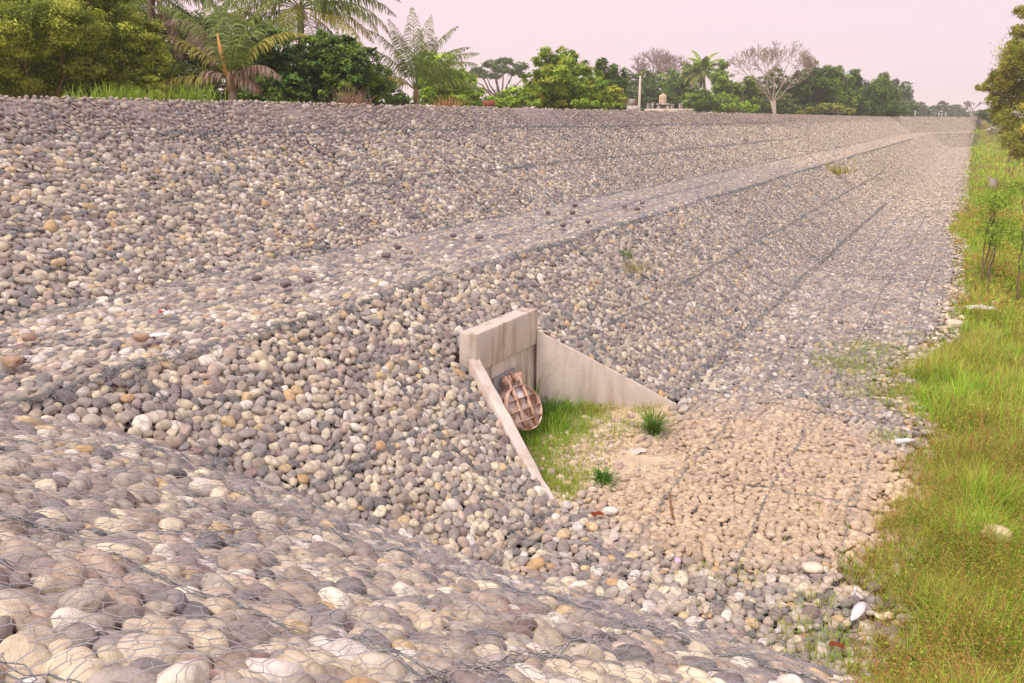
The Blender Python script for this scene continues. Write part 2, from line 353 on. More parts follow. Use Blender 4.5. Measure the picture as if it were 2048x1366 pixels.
# the flap, built flat (x across, y up) then tilted outwards about its hinges
YAW = math.radians(-14); TL = math.radians(27)
def flap(x, y, z):
    "x along the wall, y down from the hinge, z out of the flap"
    x, y, z = np.broadcast_arrays(np.asarray(x, float), np.asarray(y, float), np.asarray(z, float))
    du = x; dz = -y * math.cos(TL) + z * math.sin(TL); do = -(y * math.sin(TL) + z * math.cos(TL)) 
    c, s = math.cos(YAW), math.sin(YAW)
    return W(9.60 + du * c - do * s, WO - .13 + du * s + do * c, .97 + dz)
def fbox(b, x0, x1, y0, y1, z0, z1):
    P = np.array([(x0, y0, z0), (x1, y0, z0), (x1, y1, z0), (x0, y1, z0), (x0, y0, z1), (x1, y0, z1), (x1, y1, z1), (x0, y1, z1)], float)
    hexa(b, flap(P[:, 0], P[:, 1], P[:, 2]))
R_, YC = .325, .42
b = MB()
rr = [(0, 0), (R_ * .98, 0), (R_ * .98, .02), (0, .02)]
c0 = [flap(R_ * .98 * np.cos(t), YC + R_ * .98 * np.sin(t), z) for z in (0, .02)]
b.add(np.concatenate(c0), [np.stack([i, j, j + 32, i + 32], 1), np.stack([i, i + 32])]); flp = b.build('flap_disc', M['flapwhite'], fl)
b = MB(); R2 = [(R_ * .975, .02), (R_ * .975, .075), (R_ * 1.0, .075), (R_ * 1.0, -.01)]
b.add(np.concatenate([flap(r * np.cos(t), YC + r * np.sin(t), z) for r, z in R2]), np.concatenate([np.stack([i, j, j + 32, i + 32], 1) + 32 * k for k in range(3)])); b.build('rim', M['rust'], flp)
for x in (-.11, .11):
    b = MB(); h = math.sqrt(R_ ** 2 - x * x) * .95; fbox(b, x - .007, x + .007, YC - h, YC + h, .021, .09); b.build('rib', M['rust'], flp)
for y in (-.14, .02, .17):
    b = MB(); h = math.sqrt(R_ ** 2 - y * y) * .94; fbox(b, -h, h, YC + y - .006, YC + y + .006, .022, .08); b.build('rib', M['rust'], flp)
for x in (-.11, .11):
    b = MB(); fbox(b, x - .02, x + .02, -.03, .26, .04, .056); fbox(b, x - .045, x - .03, -.07, .05, -.10, .065); fbox(b, x + .03, x + .045, -.07, .05, -.10, .065)
    tube(b, [flap(x - .07, -.02, 0), flap(x + .07, -.02, 0)], .022, 10)
    tube(b, [flap(x, -.0, -.02), flap(x, -.10, -.10), flap(x, -.13, -.2)], .03, 8)
    b.build('hinge', M['rust'], fl)
# ---------------------------------------------------------------- cobbles
def ico(sub):
    p = (1 + 5 ** .5) / 2
    V = np.array([(-1, p, 0), (1, p, 0), (-1, -p, 0), (1, -p, 0), (0, -1, p), (0, 1, p), (0, -1, -p), (0, 1, -p), (p, 0, -1), (p, 0, 1), (-p, 0, -1), (-p, 0, 1)], float)
    Fc = [(0, 11, 5), (0, 5, 1), (0, 1, 7), (0, 7, 10), (0, 10, 11), (1, 5, 9), (5, 11, 4), (11, 10, 2), (10, 7, 6), (7, 1, 8), (3, 9, 4), (3, 4, 2), (3, 2, 6), (3, 6, 8), (3, 8, 9), (4, 9, 5), (2, 4, 11), (6, 2, 10), (8, 6, 7), (9, 8, 1)]
    V = list(V / np.linalg.norm(V, axis=1, keepdims=True))
    for _ in range(sub):
        mid = {}; nf = []
        def m(a, b):
            k = (min(a, b), max(a, b))
            if k not in mid: v = V[a] + V[b]; V.append(v / np.linalg.norm(v)); mid[k] = len(V) - 1
            return mid[k]
        for a, b_, c in Fc: x, y, z = m(a, b_), m(b_, c), m(c, a); nf += [(a, x, z), (b_, y, x), (c, z, y), (x, y, z)]
        Fc = nf
    return np.array(V), np.array(Fc)
def stone_shape(V, seed):
    r = np.random.default_rng(seed); W_ = V.copy()
    e = r.uniform(.82, 1.0)                                # a little squarish
    W_ = np.sign(W_) * np.abs(W_) ** e; W_ /= (np.abs(W_) ** 2.3).sum(1, keepdims=True) ** (1 / 2.3)
    W_[:, 1] *= 1 + r.uniform(-.22, .22) * W_[:, 0]        # egg
    W_[:, 2] *= 1 + r.uniform(-.2, .2) * W_[:, 0]
    d = 0
    for k in range(6):
        q = r.normal(0, 1, 3); q /= np.linalg.norm(q); d = d + r.uniform(.02, .075) * np.sin((V @ q) * r.uniform(1.5, 4.2) + r.uniform(0, 6))
    for _ in range((0, 2, 0, 1, 4, 0, 1)[seed % 7]):        # flat broken sides
        q = r.normal(0, 1, 3); q /= np.linalg.norm(q); h = V @ q; d = d - .75 * np.clip(h - r.uniform(.5, .7), 0, 1)
    return W_ * (1 + d)[:, None]
NVAR = 14
ICO = [ico(s) for s in range(4)]
SH = {s: [stone_shape(ICO[s][0], v) for v in range(NVAR)] for s in (0, 1, 2, 3)}
def relax(T, n, seed, it=45):
    r = np.random.default_rng(seed); P = r.uniform(0, T, (n, 2)); rad = np.clip(r.lognormal(0, .22, n), .6, 1.55)
    rad *= math.sqrt(T * T * .80 / (math.pi * (rad ** 2).sum()))
    for k in range(it):
        d = P[:, None] - P[None]; d -= T * np.round(d / T); L = np.sqrt((d ** 2).sum(-1)) + 1e-6
        w = np.clip((rad[:, None] + rad[None]) * 1.04 - L, 0, None); np.fill_diagonal(w, 0)
        P = (P + .42 * (d / L[..., None] * w[..., None]).sum(1)) % T
    return P, rad
TL_ = 6.0; TP, TR = relax(TL_, int(TL_ * TL_ * 100), 1); TP2, TR2 = relax(TL_, int(TL_ * TL_ * 92), 2, 12)
PAL = np.array([(148, 139, 136), (164, 156, 151), (182, 173, 164), (194, 183, 169), (208, 194, 172), (222, 210, 186), (233, 226, 214), (136, 132, 133), (120, 118, 121), (158, 143, 141), (144, 122, 121), (212, 188, 146), (202, 168, 122), (196, 177, 163), (174, 158, 144), (222, 214, 209)], float)
PW = np.array([11, 13, 12, 12, 13, 11, 5, 9, 5, 4, 2, 4, 1.6, 8, 10, 4], float); PW /= PW.sum()
PNAME = ['dark grey', 'grey', 'light grey', 'warm grey', 'tan', 'cream', 'off-white', 'slate grey', 'blackish', 'mauve', 'dark maroon', 'yellowish', 'ochre', 'pinkish', 'brown', 'pale pink']
def surface_pts(frame, u0, u1, oa, ob, layer, rng):
    "packed stones on a leg: returns u,v positions mapped to the profile, normal and tangent"
    P, Rr = (TP, TR) if layer == 0 else (TP2, TR2)
    oo = PO[2:7].copy(); zz = PZ[2:7].copy(); oo[0] = -.6; 
    vv = np.concatenate([[0], np.cumsum(np.hypot(np.diff(oo), np.diff(zz)))])
    if frame == 'near': vmax = NVV[-1]; tu = np.arange(math.floor(oa / TL_), math.ceil(ob / TL_))
    else: vmax = vv[-1]; tu = np.arange(math.floor(u0 / TL_), math.ceil(u1 / TL_))
    tv = np.arange(math.floor(-1 / TL_), math.ceil(vmax / TL_))
    a, b_ = np.meshgrid(tu, tv, indexing='ij'); a = a.ravel(); b_ = b_.ravel()
    A = (P[None, :, 0] + a[:, None] * TL_).ravel(); B = (P[None, :, 1] + b_[:, None] * TL_).ravel(); Rad = np.tile(Rr, len(a))
    if frame == 'near':
        # A runs along o, B runs up the slope from the toe
        u = np.interp(B, NVV, NPU) + nshift(A); z = np.interp(B, NVV, NPZ); o = A; sg = np.clip(np.searchsorted(NVV, B) - 1, 0, 3)
        du = -np.diff(NPU)[sg]; dz = np.diff(NPZ)[sg]; l = np.hypot(du, dz); k = (B > 0) & (u > -1.0); nu_ = dz / l; no_ = np.zeros_like(u); nz_ = du / l
    else:
        k = (B > 0) & (B < vv[-1] + .05) & (A > u0) & (A < u1); o = np.interp(B, vv, oo); z = np.interp(B, vv, zz); u = A
        seg = np.clip(np.searchsorted(vv, B) - 1, 0, 3); so2 = np.diff(oo)[seg]; sz2 = np.diff(zz)[seg]; l = np.hypot(so2, sz2)
        nu_ = np.zeros_like(u); no_ = -sz2 / l; nz_ = so2 / l
    return [x[k] for x in (u, o, z, Rad, nu_, no_, nz_, A, B)]
def gather():
    out = []
    for frame, layer in (('main', 0), ('main', 1), ('near', 0), ('near', 1), ('far', 0)):
        if frame == 'main': s = surface_pts('main', -6 if 0 else 1.0, UB + 45 if layer == 0 else 26, 0, 0, layer, R0)
        elif frame == 'near': s = surface_pts('near', 0, 0, -2.5, 10.5, layer, R0)
        else: s = surface_pts('far', -2, 110, 0, 0, layer, R0)
        u, o, z, rad, a, b_, c, A, B = s; n = np.stack([a, b_, c], 1)
        if frame == 'far':
            P = PB + D2[None] * u[:, None] + N2[None] * (o - TOE)[:, None]; nW = n[:, 0:1] * np.append(D2, 0) + n[:, 1:2] * np.append(N2, 0) + n[:, 2:3] * [0, 0, 1]
            uu = P @ D; oo = P @ NN; tW = np.append(D2, 0)
        else:
            P = W(u, o, 0)[:, :2]; uu, oo = u, o; nW = n[:, 0:1] * np.append(D, 0) + n[:, 1:2] * np.append(NN, 0) + n[:, 2:3] * [0, 0, 1]
            tW = np.append(D, 0) if frame == 'main' else np.append(NN, 0)
        hm, hn, hf = h_main(uu, oo), h_near(uu, oo), h_far(uu, oo)
        own = {'main': hm, 'near': hn, 'far': hf}[frame]
        k = own > np.maximum.reduce([hm, hn, hf]) - .015
        if frame == 'near': k &= (z > .03) | (hm < -.1)
        C = np.column_stack([P, z]); T = np.broadcast_to(tW, C.shape)
        out.append([x[k] for x in (C, nW, T, rad, uu, oo, np.full(len(z), layer), np.full(len(z), ['main', 'near', 'far'].index(frame)), A, B)])
    return [np.concatenate(x) for x in zip(*out)]
C, NW, TW, RAD, UU, OO, LAY, FR, SA, SB = gather()
n = len(C); r = R0
edge = edge_o(UU, OO) - .1      # grass margin
dep, ppx, ppy = depth_w(C)
dist = np.linalg.norm(C - [0, 0, H], axis=1)
vis = (dep > .3) & (ppx > -260) & (ppx < 2300) & (ppy < 1800) & (ppy > 100)
k = vis & (OO > edge - .35) & ~in_basin(UU, OO, .17) & ~((LAY == 1) & (dist > 17))
k &= ~((OO > WO - .05) & (OO < WO + .36) & (UU > 8.75) & (UU < 10.72))
k &= ~((OO < 2.2) & (OO < edge + .3) & (r.random(n) < .35))
k &= ~((dist > 45) & (r.random(n) < .12))
C, NW, TW, RAD, UU, OO, LAY, FR, SA, SB, dist, dep, ppx, ppy = [x[k] for x in (C, NW, TW, RAD, UU, OO, LAY, FR, SA, SB, dist, dep, ppx, ppy)]
n = len(C)
sa_ = RAD * r.uniform(1.05, 1.55, n); sb_ = RAD * r.uniform(.86, 1.04, n); sc3 = RAD * r.uniform(.48, .78, n)
sa_, sb_, sc3 = [x * np.where(FR == 1, 1.08, 1.03) for x in (sa_, sb_, sc3)]
sc3 = sc3 * np.where(FR == 1, 1.25, 1.)
# normals, tangents, tilt
ang = r.normal(0, .55, n); Bt = np.cross(NW, TW); t1 = TW * np.cos(ang)[:, None] + Bt * np.sin(ang)[:, None]
tilt = r.normal(0, .22, n); t1 = t1 + NW * tilt[:, None]; nn_ = NW + r.normal(0, .2, (n, 3)); t1 /= np.linalg.norm(t1, axis=1, keepdims=True)
t2 = np.cross(nn_, t1); t2 /= np.linalg.norm(t2, axis=1, keepdims=True); t3 = np.cross(t1, t2)
off = r.normal(0, .0065, n) + np.where(LAY == 1, -.05, .008) + (sc3 - .045) * .4
# swell and sag of the mattress, pinched down along the seams
off += (vnoise(SA * .9, SB * .9, 51) - .5) * .04
off += np.where(FR == 0, .13 * np.clip(1 - np.abs(OO - TOE - .05) / .7, 0, 1) ** 2, 0)
# near the crest, stones lie half buried in earth
bur = np.clip((OO - 11.5 + (vnoise(UU * .6, OO, 55) - .5) * .8) / .9, 0, 1) * (FR != 1); off -= bur * .045; 
small = bur * (r.random(n) < .85); f_ = 1 - small * r.uniform(.2, .5, n)
sa_, sb_, sc3 = sa_ * f_, sb_ * f_, sc3 * f_
C = C + NW * off[:, None]
ci = r.choice(len(PAL), n, p=PW)
pal = lin(PAL) * [.925, .94, .905]; pal = pal * .9 + pal.mean(0) * .1; col = pal[ci] * (1 + r.normal(0, .10, n))[:, None]
vn = vnoise(UU * .5, OO * .5, 61)[:, None]; col = col * (.93 + .14 * vn)
# dried mud coat on the apron in front of the outlet; dusty pink-brown near the crest
cf = (coat(UU, OO) * (FR != 1) * (.82 + .18 * r.random(n)))[:, None]
mud = lin((204, 182, 150)) * (1 + r.normal(0, .09, n))[:, None]; col = col * (1 - cf * .9) + mud * cf * .9
d_ = (bur * .45)[:, None]; col = col * (1 - d_) + lin((150, 134, 128)) * d_
var = r.integers(0, NVAR, n)
size_px = sa_ / np.maximum(dep, .1) * F
infr = (ppx > 5) & (ppx < 2043) & (ppy > 5) & (ppy < 1361) & (LAY == 0) & (dep > .5)
top = np.argsort(np.where(infr, -size_px, 0))[:300]; isnear = np.zeros(n, bool); isnear[top] = True
lod = np.where(dist < 8.5, 2, np.where(dist < 26, 1, 0)); lod = np.where((dist < 14) & (LAY == 0), 2, lod)
mb = MB()
for L_ in (2, 1, 0):
    for v in range(NVAR):
        s = np.where((lod == L_) & (var == v) & ~isnear)[0]
        if not len(s): continue
        T0 = SH[L_][v]; Fc = ICO[L_][1]; m = len(T0)
        P = (C[s][:, None] + T0[None, :, 0:1] * (t1[s] * sa_[s, None])[:, None] + T0[None, :, 1:2] * (t2[s] * sb_[s, None])[:, None] + T0[None, :, 2:3] * (t3[s] * sc3[s, None])[:, None])
        mb.add(P.reshape(-1, 3), (np.arange(len(s))[:, None, None] * m + Fc[None]).reshape(-1, 3), np.repeat(col[s], m, 0))
tag(mb.build('cobbles', M['stone'], smooth=True), kind='stuff'); del mb
print('stones', n)
# the 300 that show largest, one object each
import mathutils
SM = [mesh_data('cobble', s, [ICO[3][1]], smooth=True) for s in SH[3]]
for m_ in SM: m_.materials.append(M['stone_obj'])
order = sorted(top, key=lambda i: -size_px[i])
nb = C[top]; used = {}
for i in order:
    o = bpy.data.objects.new('cobble', SM[var[i]]); COL.objects.link(o)
    o.matrix_world = mathutils.Matrix((( *(t1[i] * sa_[i]),), (*(t2[i] * sb_[i]),), (*(t3[i] * sc3[i]),))).transposed().to_4x4()
    mw = o.matrix_world.copy(); mw.translation = Vector(C[i]); o.matrix_world = mw
    o.color = (*np.clip(col[i], 0, 1), 1)
    dd = np.linalg.norm(nb - C[i], axis=1); near = [top[j] for j in np.argsort(dd)[1:3]]
    ln = sa_[i] * 2
    sz = 'very large' if ln > .24 else 'large' if ln > .20 else 'middling' if ln > .16 else 'small'
    el = sa_[i] / sb_[i]; shp = 'long' if el > 1.42 else 'round' if el < 1.16 else 'oval'
    lab = f"{sz} {shp} {PNAME[ci[i]]} cobble lying between a {PNAME[ci[near[0]]]} and a {PNAME[ci[near[1]]]} cobble"
    if lab in used:
        used[lab] += 1; third = top[np.argsort(dd)[3]]; lab = lab.replace('cobble lying between', 'cobble between').replace(' and a ', ' and ').replace(' cobble', '') .replace(shp, shp, 1) + f", near a {PNAME[ci[third]]} one"
    used[lab] = 1
    tag(o, lab, 'cobble', 'cobbles nearest the viewer under the wire netting')
# ---------------------------------------------------------------- wire netting draped over the stones
NETM = MB(); SEAMM = MB()
PV_O = PO[2:7].copy(); PV_Z = PZ[2:7].copy(); VV = np.concatenate([[0], np.cumsum(np.hypot(np.diff(PV_O), np.diff(PV_Z)))])
def chart(frame, a, b):
    "surface coordinates -> world point and unit normal"
    if frame == 'main':
        o = np.interp(b, VV, PV_O); z = np.interp(b, VV, PV_Z); sg = np.clip(np.searchsorted(VV, b) - 1, 0, 3)
        so2 = np.diff(PV_O)[sg]; sz2 = np.diff(PV_Z)[sg]; l = np.hypot(so2, sz2)
        return a, o, z, W(a, o, z), W(0 * a, -sz2 / l, 0) + np.stack([0 * a, 0 * a, so2 / l], -1)
    u = np.interp(b, NVV, NPU) + nshift(a); z = np.interp(b, NVV, NPZ); sg = np.clip(np.searchsorted(NVV, b) - 1, 0, 3)
    du = -np.diff(NPU)[sg]; dz = np.diff(NPZ)[sg]; l = np.hypot(du, dz); nu_ = dz / l; nz_ = du / l
    return u, a, z, W(u, a, z), W(nu_, 0 * a, 0) + np.stack([0 * a, 0 * a, nz_], -1)
CELL = .025
def drape(frame, fid, a0, a1, b0, b1):
    na, nb_ = int((a1 - a0) / CELL), int((b1 - b0) / CELL); G = np.full((na, nb_), -.03)
    s = (FR == fid) & (LAY == 0) & (SA > a0 - .2) & (SA < a1 + .2) & (SB > b0 - .2) & (SB < b1 + .2)
    ia, ib = (SA[s] - a0) / CELL, (SB[s] - b0) / CELL; rr = (sa_[s] + sb_[s]) * .5; tp = off[s]; cc = sc3[s] * 1.05
    K = 5; g = np.arange(-K, K + 1)
    for da in g:
        for db in g:
            x = np.floor(ia).astype(int) + da; y = np.floor(ib).astype(int) + db
            q = 1 - (((x + .5 - ia) ** 2 + (y + .5 - ib) ** 2) * CELL ** 2) / rr ** 2
            ok = (q > 0) & (x >= 0) & (y >= 0) & (x < na) & (y < nb_)
            np.maximum.at(G, (x[ok], y[ok]), (tp + cc * np.sqrt(np.clip(q, 0, 1)))[ok])
    E_ = G.copy()
    for ax in (0, 1):
        E_ = np.maximum.reduce([np.roll(E_, k, ax) for k in (-2, -1, 0, 1, 2)])
    for _ in range(2):
        for ax in (0, 1): E_ = sum(np.roll(E_, k, ax) for k in (-1, 0, 1)) / 3
    return np.maximum(G, E_ - .016) + .007, (a0, b0)
def sample(G, org, a, b):
    x = np.clip((a - org[0]) / CELL, 0, G.shape[0] - 1.001); y = np.clip((b - org[1]) / CELL, 0, G.shape[1] - 1.001)
    xi = x.astype(int); yi = y.astype(int); fx = x - xi; fy = y - yi
    return (G[xi, yi] * (1 - fx) + G[xi + 1, yi] * fx) * (1 - fy) + (G[xi, yi + 1] * (1 - fx) + G[xi + 1, yi + 1] * fx) * fy
def net(frame, fid, a0, a1, b0, b1, far):
    G, org = drape(frame, fid, a0, a1, b0, b1)
    w, h = .086, .112                      # hexagon width and pitch
    I, J = np.meshgrid(np.arange(int((a1 - a0) / w)), np.arange(int((b1 - b0) / (h * .75))), indexing='ij')
    cx = a0 + (I + .5 * (J % 2)) * w; cy = b0 + J * h * .75
    def vert(dx, dy): return np.stack([cx + dx, cy + dy], -1).reshape(-1, 2)
    tw = .024
    A = vert(0, h * .5 - 0); B = vert(w * .5, h * .25); B2 = vert(w * .5, -h * .25); C2 = vert(-w * .5, h * .25)
    segs = np.concatenate([np.stack([A, B], 1), np.stack([B, B2], 1), np.stack([A, C2], 1)])
    thick = np.repeat([1, 1.55, 1], len(A))
    P0, P1 = segs[:, 0], segs[:, 1]
    def warp(p): 
        x, y = p[:, 0], p[:, 1]
        return np.stack([x + (vnoise(x * 1.6, y * 1.6, 81) - .5) * .14 + (vnoise(x * 7, y * 7, 83) - .5) * .04, y + (vnoise(x * 1.6, y * 1.6, 82) - .5) * .14 + (vnoise(x * 7, y * 7, 84) - .5) * .04], -1)
    Q = [warp(P0), warp((P0 + P1) / 2), warp(P1)]
    WP = []; ok = None
    for q in Q:
        u, o, z, P, nn = chart(frame, q[:, 0], q[:, 1]); hh = sample(G, org, q[:, 0], q[:, 1]) + (.009 if frame == 'near' else .003); P = P + nn * hh[:, None]; WP.append(P)
        own = z; oth = np.maximum(h_near(u, o), 0) if frame == 'main' else h_main(u, o)
        c_ = (q[:, 0] > a0) & (q[:, 0] < a1) & (q[:, 1] > b0) & (q[:, 1] < b1) & (own > oth - .03) & (o > edge_o(u, o) + .15) & ~in_basin(u, o, .18) & ~((o > WO - .1) & (o < WO + .38) & (u > 8.7) & (u < 10.75))
        ok = c_ if ok is None else ok & c_
    dp, px, py = depth_w(WP[1]); ok &= (dp > .25) & (px > -40) & (px < 2090) & (py > 150) & (py < 1420)
    dist = np.linalg.norm(WP[1] - [0, 0, H], axis=1)
    ok &= (dist < far) & ((dist < 24) | (R0.random(len(dist)) > (dist - 24) / 26))
    ok &= ~(vnoise(Q[1][:, 0] * .7, Q[1][:, 1] * .7, 86) > .97)
    rad = .0016 * thick * np.clip(dist / 9, 1, 1.6)
    near = ok & (dist < 9)
    for s_, (p, q) in ((near, (WP[0], WP[1])), (near, (WP[1], WP[2])), (ok & ~near, (WP[0], WP[2]))):
        NETM.add(*prisms(p[s_], q[s_], rad[s_], rad[s_], 3))
    return G, org
GN_ = net('near', 1, -.6, 8.2, 0, 8.0, 11)
GM_ = net('main', 0, 1.0, 48.0, .0, VV[-1], 50)
def seam(frame, G, org, pts, strands=4, spread=.03, rad=.003, dens=.03):
    "a laced seam: several loose strands and a coil of lacing wire along a line of surface points"
    pts = np.asarray(pts, float); L = np.concatenate([[0], np.cumsum(np.linalg.norm(np.diff(pts, axis=0), axis=1))])
    m = int(L[-1] / dens); s = np.linspace(0, L[-1], m); base = np.stack([np.interp(s, L, pts[:, 0]), np.interp(s, L, pts[:, 1])], -1)
    base += np.stack([vnoise(s * .6, s * 0 + pts[0, 1], 91) - .5, vnoise(s * .6, s * 0 + pts[0, 0], 92) - .5], -1) * .16
    for k in range(strands):
        ph = R0.uniform(0, 9); amp = spread * R0.uniform(.4, 1.3)
        j = np.stack([vnoise(s * 5 + ph, s * 0, 93 + k) - .5, vnoise(s * 5 + ph, s * 0 + 5, 97 + k) - .5], -1) * 3 * amp
        zz = (vnoise(s * 6, s * 0 + k, 99) - .2) * .03
        if k == strands - 1:
            j = np.stack([np.cos(s * 48), np.sin(s * 48)], -1) * spread * .8
            zz = .012 + .014 * np.sin(s * 48 + 1)
        q = base + j; u, o, z, P, nn = chart(frame, q[:, 0], q[:, 1])
        hh = sample(G, org, q[:, 0], q[:, 1]) if G is not None else np.full(m, .05)
        hh = np.where((q[:, 0] > org[0] + G.shape[0] * CELL) if G is not None else True, .05, hh)
        P = P + nn * (hh - .008 + zz)[:, None]
        oth = np.maximum(h_near(u, o), 0) if frame == 'main' else h_main(u, o)
        ok = (z > oth - .03) & ~in_basin(u, o, .2) & ~((o > WO - .1) & (o < WO + .38) & (u > 8.7) & (u < 10.75)) & (o > .2)
        ok &= (vnoise(base[:, 0] * .5 + k * 7, base[:, 1] * .5, 101) > .36) | (k == 0) & (vnoise(base[:, 0] * .8, base[:, 1] * .8, 103) > .3)
        ok = ok[:-1] & ok[1:]; d_ = np.linalg.norm(P[:-1] - [0, 0, H], axis=1)
        rr = rad * np.clip(d_ / 14, 1, 1.5)
        SEAMM.add(*prisms(P[:-1][ok], P[1:][ok], rr[ok], rr[ok], 3))
vb0, vb1, vtoe = VV[2], VV[3], VV[1]
G_, og = GM_
for v_, st, sp, far in ((vtoe - 1.05, 2, .02, 45), (vtoe - 2.15, 2, .02, 45), (vtoe - 3.1, 1, .02, 30), (vtoe + .1, 4, .07, 60), (vtoe + 1.75, 4, .035, 60), (vb0, 7, .06, 110), (vb1, 4, .05, 90), (vb0 + 1.3, 3, .06, 30), (vb1 + 1.6, 4, .04, 60), (VV[-1] - 1.0, 5, .05, 60)):
    seam('main', G_, og, [(1.2, v_), (far, v_)], st, sp, .0032)
rs = np.random.default_rng(5)
for u_ in np.arange(1.6, 30, 3.05):
    du = rs.normal(0, .25); seam('main', G_, og, [(u_ + du, vb1), (u_ + du + rs.normal(0, .2), VV[-1] - .2)], 4, .035, .003)
for u_ in np.arange(2.4, 40, 2.45):
    du = rs.normal(0, .2); seam('main', G_, og, [(u_ + du, vtoe), (u_ + du + rs.normal(0, .15), vb0)], 4, .035, .003)
for u_ in np.arange(6.9, 40, 3.1):
    du = rs.normal(0, .2); seam('main', G_, og, [(u_ + du, .8), (u_ + du, vtoe)], 2, .025, .003)
Gn, on = GN_
for v_, st, tl in ((.1, 5, 0), (1.9, 4, 0), (NVV[1], 6, 0), (NVV[2] - .75, 4, .1), (NVV[2] + .1, 6, .25)): seam('near', Gn, on, [(-.5, v_), (8, v_ + tl)], st, .05, .0022)
for a_ in (1.2, 3.3, 5.3): seam('near', Gn, on, [(a_, .1), (a_ + .1, 7.5)], 4, .04, .0022)
nb_ = root('wire_netting', W(5, 5, 0), 'grey hexagonal wire netting stretched over the cobbled bank and its level step', 'netting')
NETM.build('mesh_wire', M['wire'], nb_); SEAMM.build('lacing_wire', M['seam'], nb_)
print('net faces', sum(len(f) for f in NETM.get()[1]), sum(len(f) for f in SEAMM.get()[1])); del NETM, SEAMM
# ---------------------------------------------------------------- grass and small plants
def blades(P, length, width, lean, azim, col_b, col_t, seg=3, curl=.6):
    "curved tapering leaf blades: one strip each"
    n = len(P); length, width, lean, curl = [np.broadcast_to(np.asarray(x, float), n) for x in (length, width, lean, curl)]
    hd = np.stack([np.cos(azim), np.sin(azim), 0 * azim], 1); sd = np.stack([-np.sin(azim), np.cos(azim), 0 * azim], 1)
    V = []; Cc = []; p = P.copy(); th = lean.copy()
    for k in range(seg + 1):
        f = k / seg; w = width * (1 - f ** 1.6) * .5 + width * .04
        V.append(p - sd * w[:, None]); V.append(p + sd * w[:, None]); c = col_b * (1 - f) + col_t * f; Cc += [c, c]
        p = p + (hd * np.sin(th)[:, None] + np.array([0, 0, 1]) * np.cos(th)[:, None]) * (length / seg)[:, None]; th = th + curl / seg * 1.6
    V = np.stack(V, 1); Cc = np.stack(Cc, 1); m = 2 * (seg + 1)
    f = np.array([[2 * k, 2 * k + 1, 2 * k + 3, 2 * k + 2] for k in range(seg)])
    return V.reshape(-1, 3), (np.arange(n)[:, None, None] * m + f[None]).reshape(-1, 4), Cc.reshape(-1, 3)
def leaves(P, size, nrm, col, aspect=.5, rng=R0):
    "diamond leaves centred on P with normals near nrm"
    n = len(P); size = np.broadcast_to(size, n)[:, None]; nrm = nrm / (np.linalg.norm(nrm, axis=1, keepdims=True) + 1e-9)
    q = rng.normal(0, 1, (n, 3)); a = np.cross(nrm, q); a /= np.linalg.norm(a, axis=1, keepdims=True) + 1e-9; b = np.cross(nrm, a)
    bend = nrm * size * .12
    V = np.stack([P - a * size * .5 - bend, P - b * size * .5 * aspect, P + a * size * .5 - bend, P + b * size * .5 * aspect], 1)
    return V.reshape(-1, 3), np.arange(4 * n).reshape(n, 4), np.repeat(col, 4, 0)
def mixc(cols, n, r, jit=.12):
    c = lin(np.array(cols, float)); i = r.integers(0, len(c), n); j = r.integers(0, len(c), n); t = r.random(n)[:, None]
    return (c[i] * t + c[j] * (1 - t)) * (1 + r.normal(0, jit, n))[:, None]
def edge_u(u): return .10 + (vnoise(np.asarray(u, float) * .25, np.asarray(u, float) * 0, 71) - .5) * .9
def gz(u, o): return hgt(u, o) - .04 + np.where((o < -.2) & (u > 6), .06 + (vnoise(u * .35, o * .35, 9) - .45) * .22, 0)
rg = np.random.default_rng(11)
G = MB()
def scatter(u0, u1, dens, omin_px=2110, pad=.8):
    "random points of the bank inside the view, between the stone edge and the frame"
    om = -2.6 if u1 < 50 else -16
    n = int((u1 - u0) * (1.6 - om) * dens); u = rg.uniform(u0, u1, n); o = rg.uniform(om, 1.6, n)
    e = edge_o(u, o); k = (o < e + rg.normal(0, .12, n)) | ((o < e + .9) & (rg.random(n) < .05))
    u, o, e = u[k], o[k], e[k]; P = W(u, o, gz(u, o)); dp, px, py = depth_w(P); k = (dp > .5) & (px < omin_px) & (px > 0) & (py < 1500)
    return P[k], u[k], o[k], (e - o)[k]
GREEN = [(162, 208, 60), (136, 188, 50), (188, 218, 86), (112, 160, 46), (204, 220, 96)]
BROWN = [(200, 152, 96), (184, 130, 84), (210, 170, 116), (170, 120, 84)]
OLIVE = [(168, 174, 80), (190, 184, 96), (140, 150, 66), (204, 192, 112)]
def patch(u, o): return vnoise(u * .33, o * .55, 77), vnoise(u * .8, o * .9, 78)
for (u0, u1, dens, ls, ws) in ((5.0, 11, 2800, 1.5, .0058), (11, 20, 1200, 1.25, .008), (20, 40, 320, 1.1, .016), (40, 80, 60, 1.2, .035), (80, UB + 40, 14, 1.3, .08)):
    P, u, o, e = scatter(u0, u1, dens); n = len(P); p1, p2 = patch(u, o)
    dry = np.clip((p1 - .5) * 6, 0, 1) * (rg.random(n) < .6); c = mixc(GREEN, n, rg); c2 = mixc(OLIVE, n, rg); c3 = mixc(BROWN, n, rg)
    c = np.where((dry > rg.random(n) * .9)[:, None], c2, c) * 1.22; c = np.where(((rg.random(n) < .14) | (e < .25) & (rg.random(n) < .35))[:, None], c3, c)
    L = rg.uniform(.10, .28, n) * ls * (.2 + 1.9 * vnoise(u * 1.7, o * 1.7, 75, 2) ** 1.5) * (.6 + .8 * p2) * np.clip(.5 + e * 1.1, .35, 1.35)
    G.add(*blades(P, L, ws * rg.uniform(.6, 1.4, n), np.abs(rg.normal(.15, .35, n)), rg.uniform(0, 6.28, n), c * .8, c * 1.1, 3 if u0 < 20 else 2, rg.uniform(.2, 1.3, n)))
